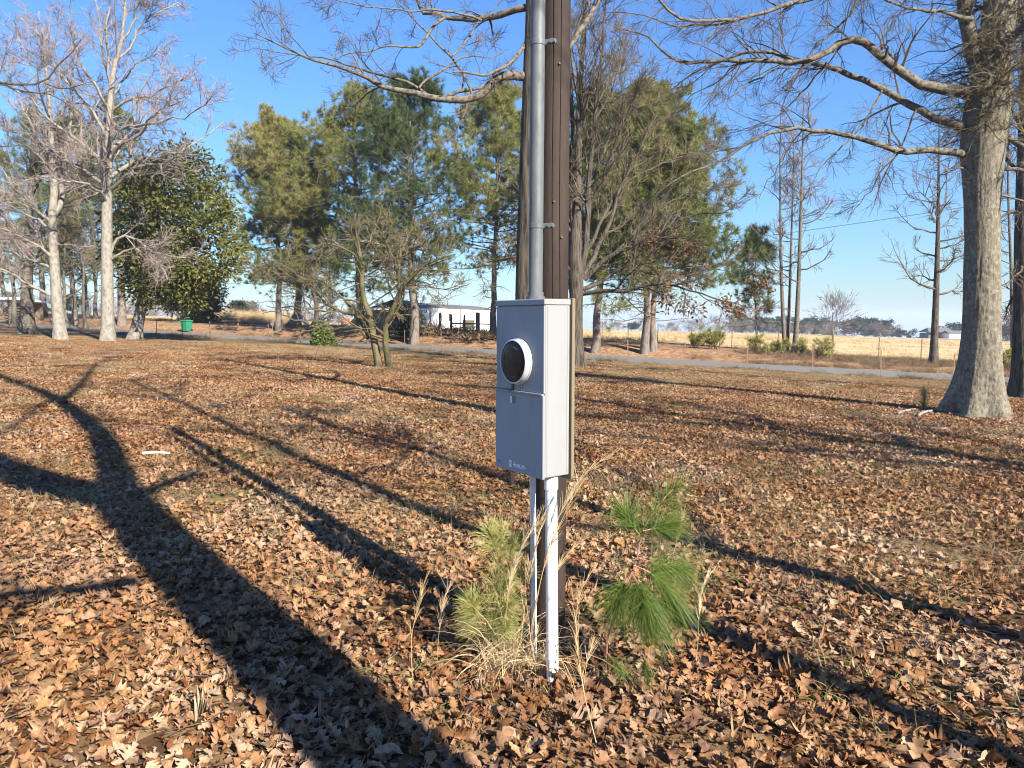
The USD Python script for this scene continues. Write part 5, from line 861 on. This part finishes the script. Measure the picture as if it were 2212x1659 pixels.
protos = [tuft(rng, np.column_stack([.7 * rng.normal(size=14), .7 * rng.normal(size=14), np.zeros(14)]), 10, .38, .018, .07, .3) for i in range(4)]
M = 2600; U = rng.uniform(-150, 90, M); Vv = 57 + 200 * rng.random(M) ** 1.7; x, y = xy(U, Vv); ok = np.abs(x) < .8 * y; x, y = x[ok], y[ok]
instancer('field_grass', protos, 'straw_grass', np.column_stack([x, y, height(x, y)]), rng, .6, 1.3, 0, label='pale dry grass standing in the field across the road', cat='grass', kind='stuff')
protos = [tuft(rng, np.column_stack([.5 * rng.normal(size=12), .5 * rng.normal(size=12), np.zeros(12)]), 12, 1.35, .02, .12, .14, 5) for i in range(3)]
M = 260; X = rng.uniform(470, 640, M); Dd = rng.uniform(84, 112, M); pos = np.array([base(a, d) for a, d in zip(X, Dd)])
instancer('tall_field_grass', protos, 'straw_grass', pos, rng, .6, 1.3, 0, label='tall straw coloured grass behind the picnic table', cat='grass', kind='stuff')
protos = []
for i in range(5):
    M = 9; p0 = np.column_stack([rng.normal(0, .35, (M, 2)), np.full(M, .03)]); a = rng.random(M) * 6.28; l = rng.uniform(.08, .34, M); d = np.column_stack([np.cos(a), np.sin(a), rng.normal(0, .12, M)])
    L = np.stack([p0 + d * (l * f)[:, None] + np.column_stack([rng.normal(0, .012, (M, 2)), rng.normal(0, .004, M)]) for f in np.linspace(0, 1, 5)], 1); protos.append(sweep(L, np.linspace(.0032, .0012, 5)[None].repeat(M, 0), 4))
q = scatter(rng, 1.5, 18, .9); q = q[rng.random(len(q)) < .55]; pos = np.column_stack([q, height(q[:, 0], q[:, 1])])
instancer('fallen_twigs', protos, 'twig_dark', pos, rng, .7, 1.3, .05, label='small broken twigs scattered among the fallen leaves', cat='twigs', kind='stuff')
# the nearest leaves one by one, as pieces of the ground
rng = g(310); nl = 0
while nl < 290:
    X, Y = rng.uniform(-40, 2252), 1659 + 25 - 620 * rng.random() ** 1.5
    p = gp(X, Y) if Y < 1659 else gp(X, Y); p[2] = height(p[0], p[1]) + .022 + .02 * rng.random()
    obj('fallen_leaf', leaf_batch(rng, p[None], np.array([rng.uniform(.055, .092)]), .42, True), 'fallen_leaves', ground, smooth=True); nl += 1

# ------------------------------------------------------------------ plants and litter at the pole
rng = g(320)
def needles(rng, p, d, count, L, r, spread, droop, n=5):
    P0 = np.repeat(p, count, 0); D = np.repeat(d, count, 0); M = len(P0); D = D + spread * rng.normal(size=D.shape); D /= np.linalg.norm(D, axis=1, keepdims=True)
    ln = L * rng.uniform(.65, 1.15, M); pts = [P0]; q = P0
    for i in range(n - 1): D = D + [0, 0, -droop]; D /= np.linalg.norm(D, axis=1, keepdims=True); q = q + D * (ln / (n - 1))[:, None]; pts.append(q)
    return sweep(np.stack(pts, 1), np.full((M, 1), r) * np.linspace(1, .35, n)[None], 3)
c3 = lambda L: [((900 + x / 2.356) / 1.0271, (1000 + y / 2.356) / 1.0271) for x, y in L]
bR = gp(1322, 1480); dR = bR[1]
t = thing('pine_seedling', 'right pine seedling with a drooping lower skirt and an upper tuft', 'pine seedling', bR)
stem = px(c3([(1040, 1160), (1050, 1040), (1110, 800), (1215, 540), (1225, 460), (1290, 330), (1400, 200)]), dR, dR + .05); stem[0] = bR
S_ = spline(stem, 20); obj('stem', sweep(S_, np.linspace(.005, .0025, 20), 6), 'copper_tag', t)
sh_ = [S_[8:], px(c3([(1190, 600), (1280, 640), (1360, 720), (1410, 800)]), dR, dR - .06), px(c3([(1170, 660), (1140, 700), (1120, 770)]), dR, dR - .08), px(c3([(1180, 640), (1230, 720), (1260, 800)]), dR - .02, dR - .12), px(c3([(1215, 560), (1330, 590), (1440, 610)]), dR, dR + .1), px(c3([(1225, 440), (1170, 370), (1150, 330)]), dR, dR + .04), px(c3([(1240, 420), (1320, 400), (1390, 380)]), dR, dR + .05), px(c3([(1130, 760), (1200, 830), (1290, 900)]), dR, dR - .05), px(c3([(1055, 1060), (1090, 1100), (1110, 1130)]), dR, dR - .05), px(c3([(1240, 1060), (1255, 1110), (1260, 1150)]), dR - .1, dR - .1)]
made = []; sm_ = []
for i, q in enumerate(sh_):
    L = spline(q, 14); sm_.append(sweep(L, np.linspace(.003, .0018, 14), 5)); up_ = i in (0, 5, 6)
    d = np.gradient(L, axis=0); d /= np.linalg.norm(d, axis=1, keepdims=True); made.append(needles(rng, L[4 if i else 7:], d[4 if i else 7:], 34 if i < 8 else 8, .125 if up_ else .18 if i < 8 else .10, .0010, .75, .06 if up_ else .17))
obj('shoots', cat_(sm_), 'copper_tag', t, kind='stuff'); obj('needles', cat_(made), 'young_needles', t, smooth=False, kind='stuff')
bL = gp(1078, 1450); dL = bL[1] + .03
t = thing('pine_seedling', 'left pine seedling, slimmer, close beside the white pipes', 'pine seedling', bL)
stem = px(c3([(424, 1120), (425, 900), (450, 740), (492, 570), (505, 430)]), dL); stem[0] = bL; S_ = spline(stem, 18); obj('stem', sweep(S_, np.linspace(.005, .0025, 18), 6), 'copper_tag', t)
made = []; sm_ = []
for i, q in enumerate([S_[5:], px(c3([(440, 740), (520, 690), (590, 640)]), dL, dL + .05), px(c3([(405, 900), (370, 860), (350, 800)]), dL, dL - .04), px(c3([(405, 900), (470, 860), (530, 810)]), dL, dL - .06), px(c3([(490, 570), (540, 530), (580, 480)]), dL, dL + .04), px(c3([(490, 560), (460, 500), (450, 440)]), dL), px(c3([(408, 980), (450, 940), (520, 920)]), dL, dL - .08), px(c3([(406, 950), (370, 930), (345, 910)]), dL, dL + .05)]):
    L = spline(q, 12); sm_.append(sweep(L, np.linspace(.003, .0018, 12), 5)); d = np.gradient(L, axis=0); d /= np.linalg.norm(d, axis=1, keepdims=True); made.append(needles(rng, L[3:], d[3:], 40, .105, .0010, .55, .12))
obj('shoots', cat_(sm_), 'copper_tag', t, kind='stuff'); obj('needles', cat_(made), 'young_needles', t, kind='stuff')
bO = gp(1993, 884); t = thing('pine_seedling', 'small bright green pine seedling left of the great oak base', 'pine seedling', bO)
L = spline([bO, bO + [.02, 0, .22], bO + [.0, 0, .40]], 10); obj('stem', sweep(L, np.linspace(.008, .004, 10), 5), 'copper_tag', t); d = np.tile([0, 0, 1.], (10, 1)); obj('needles', needles(rng, L, d, 26, .17, .0028, .75, .12, 4), 'young_needles', t, kind='stuff')
bG = gp(1133, 1452); t = thing('broomsedge_clump', 'clump of straw coloured broomsedge grass round the foot of the pipes', 'grass clump', bG)
q = bG + np.column_stack([rng.normal(-.02, .075, 60), rng.normal(0, .055, 60), np.zeros(60) + .005]); obj('blades', cat_([tuft(rng, q[::2], 8, .27, .0042, .012, .5, 6), tuft(rng, q[:26], 7, .40, .0034, .012, .16, 6)]), 'straw_grass', t, kind='stuff')
def stalk(parent, L, d0, d1, r=.0022, bract=24, f0=.45):
    P = spline(px(c3(L), d0, d1), 30); obj('stalk', sweep(P, np.linspace(r, r * .4, 30), 5), 'straw_grass', parent)
    i0 = int(30 * f0); idx = rng.integers(i0, 29, bract); d = P[idx + 1] - P[idx]; d /= np.linalg.norm(d, axis=1, keepdims=True)
    obj('bracts', needles(rng, P[idx], d, 3, .075, .0011, .22, .02, 4), 'straw_grass', parent, kind='stuff')
for L, a_, b_ in [([(520, 960), (560, 650), (620, 480), (720, 350)], -.05, -.12), ([(660, 980), (690, 760), (735, 560), (800, 350), (930, 130), (1085, 15)], -.14, -.25), ([(650, 1000), (700, 700), (760, 500), (850, 290), (935, 120)], -.10, -.2), ([(600, 1020), (640, 700), (690, 450), (715, 345)], -.1, -.1), ([(665, 1060), (740, 760), (830, 560), (960, 440), (1090, 320)], -.08, .1), ([(560, 1040), (520, 900), (545, 690), (600, 520), (640, 420)], -.03, -.05)]:
    stalk(t, L, bG[1] + a_, bG[1] + b_)
bT = gp(1345, 1640); t = thing('broomsedge_stalk', 'single tall straw coloured stalk in the foreground right of the pipe', 'grass stalk', bT)
stalk(t, [(1035, 1670), (1000, 1540), (930, 1250), (895, 1000), (890, 900), (905, 780), (955, 655)], bT[1], bT[1] + .35, .0026, 26, .4)
stalk(t, [(930, 1250), (945, 1120), (965, 1040)], bT[1] + .15, bT[1] + .2, .0014, 6, .5)
for i, (L, X, Y, lab) in enumerate([([(1525, 1080), (1530, 940), (1545, 760), (1590, 620)], 1545, 1418, 'thin dry weed stalk right of the right pine seedling'), ([(40, 1200), (30, 1000), (70, 800), (100, 680)], 893, 1470, 'thin dry weed stalk at the left of the pole, nearest the shadow'), ([(165, 1100), (180, 900), (205, 770), (225, 720)], 945, 1430, 'thin dry weed stalk between the pole shadow and left seedling'), ([(1390, 600), (1410, 500), (1435, 400), (1450, 330)], 1450, 1222, 'thin dry weed stalk behind the upper tuft of the right seedling')]):
    b = gp(X, Y); t = thing('weed_stalk', lab, 'weed', b); stalk(t, L, b[1], b[1] + .03, .0016, 14, .4)
bS = gp(1112, 1405); t = thing('bare_sapling', 'thin dark bare sapling stems rising under the left side of the box', 'sapling', bS)
for L, dz in [([(520, 900), (540, 600), (560, 400), (590, 150)], .05), ([(555, 430), (470, 330), (430, 230)], .08), ([(550, 480), (600, 380), (625, 300)], .03), ([(480, 620), (420, 420), (370, 290)], .1), ([(570, 330), (500, 210), (450, 160)], .06)]: obj('stem', sweep(spline(px(c3(L), bS[1] + dz, bS[1] + dz + .04), 14), np.linspace(.0028, .001, 14), 5), 'twig_dark', t)
# sticks and bits lying about
a, b = gp(308, 985), gp(366, 987); a[2] += .03; b[2] += .04; obj('white_stick', sweep(spline([a, (a + b) / 2 + [0, .02, .005], b], 8), np.linspace(.016, .012, 8), 10, cap=True), 'plastic_pipe', label='pale bleached stick lying on the leaves at left', cat='stick', smooth=True)
for i, (L, r, m, lab) in enumerate([([(1985, 905), (2030, 890), (2080, 888)], .035, 'white_bark', 'pale broken branch lying left of the great oak base'), ([(1940, 898), (1975, 888), (2010, 885)], .03, 'white_bark', 'short pale branch lying beside the small seedling'), ([(2040, 893), (2100, 880), (2150, 893), (2180, 905)], .022, 'limb_bark', 'long curved grey stick lying against the great oak base'), ([(2010, 885), (2040, 905), (2080, 912)], .02, 'limb_bark', 'grey stick lying in front of the great oak'), ([(2060, 898), (2110, 915), (2130, 925)], .025, 'dark_bark', 'dark stick lying in front of the great oak'), ([(2010, 932), (2045, 930)], .03, 'white_bark', 'pale wood chip on the leaves below the great oak'), ([(1270, 1140), (1300, 1165), (1320, 1172)], .012, 'limb_bark', 'grey twig on the leaves right of the pole')]):
    P = np.array([gp(x, y) for x, y in L]); P[:, 2] += r * .8 + .015; obj('fallen_stick', sweep(spline(P, 10), np.linspace(r, r * .6, 10), 7, cap=True), m, label=lab, cat='stick', smooth=True)
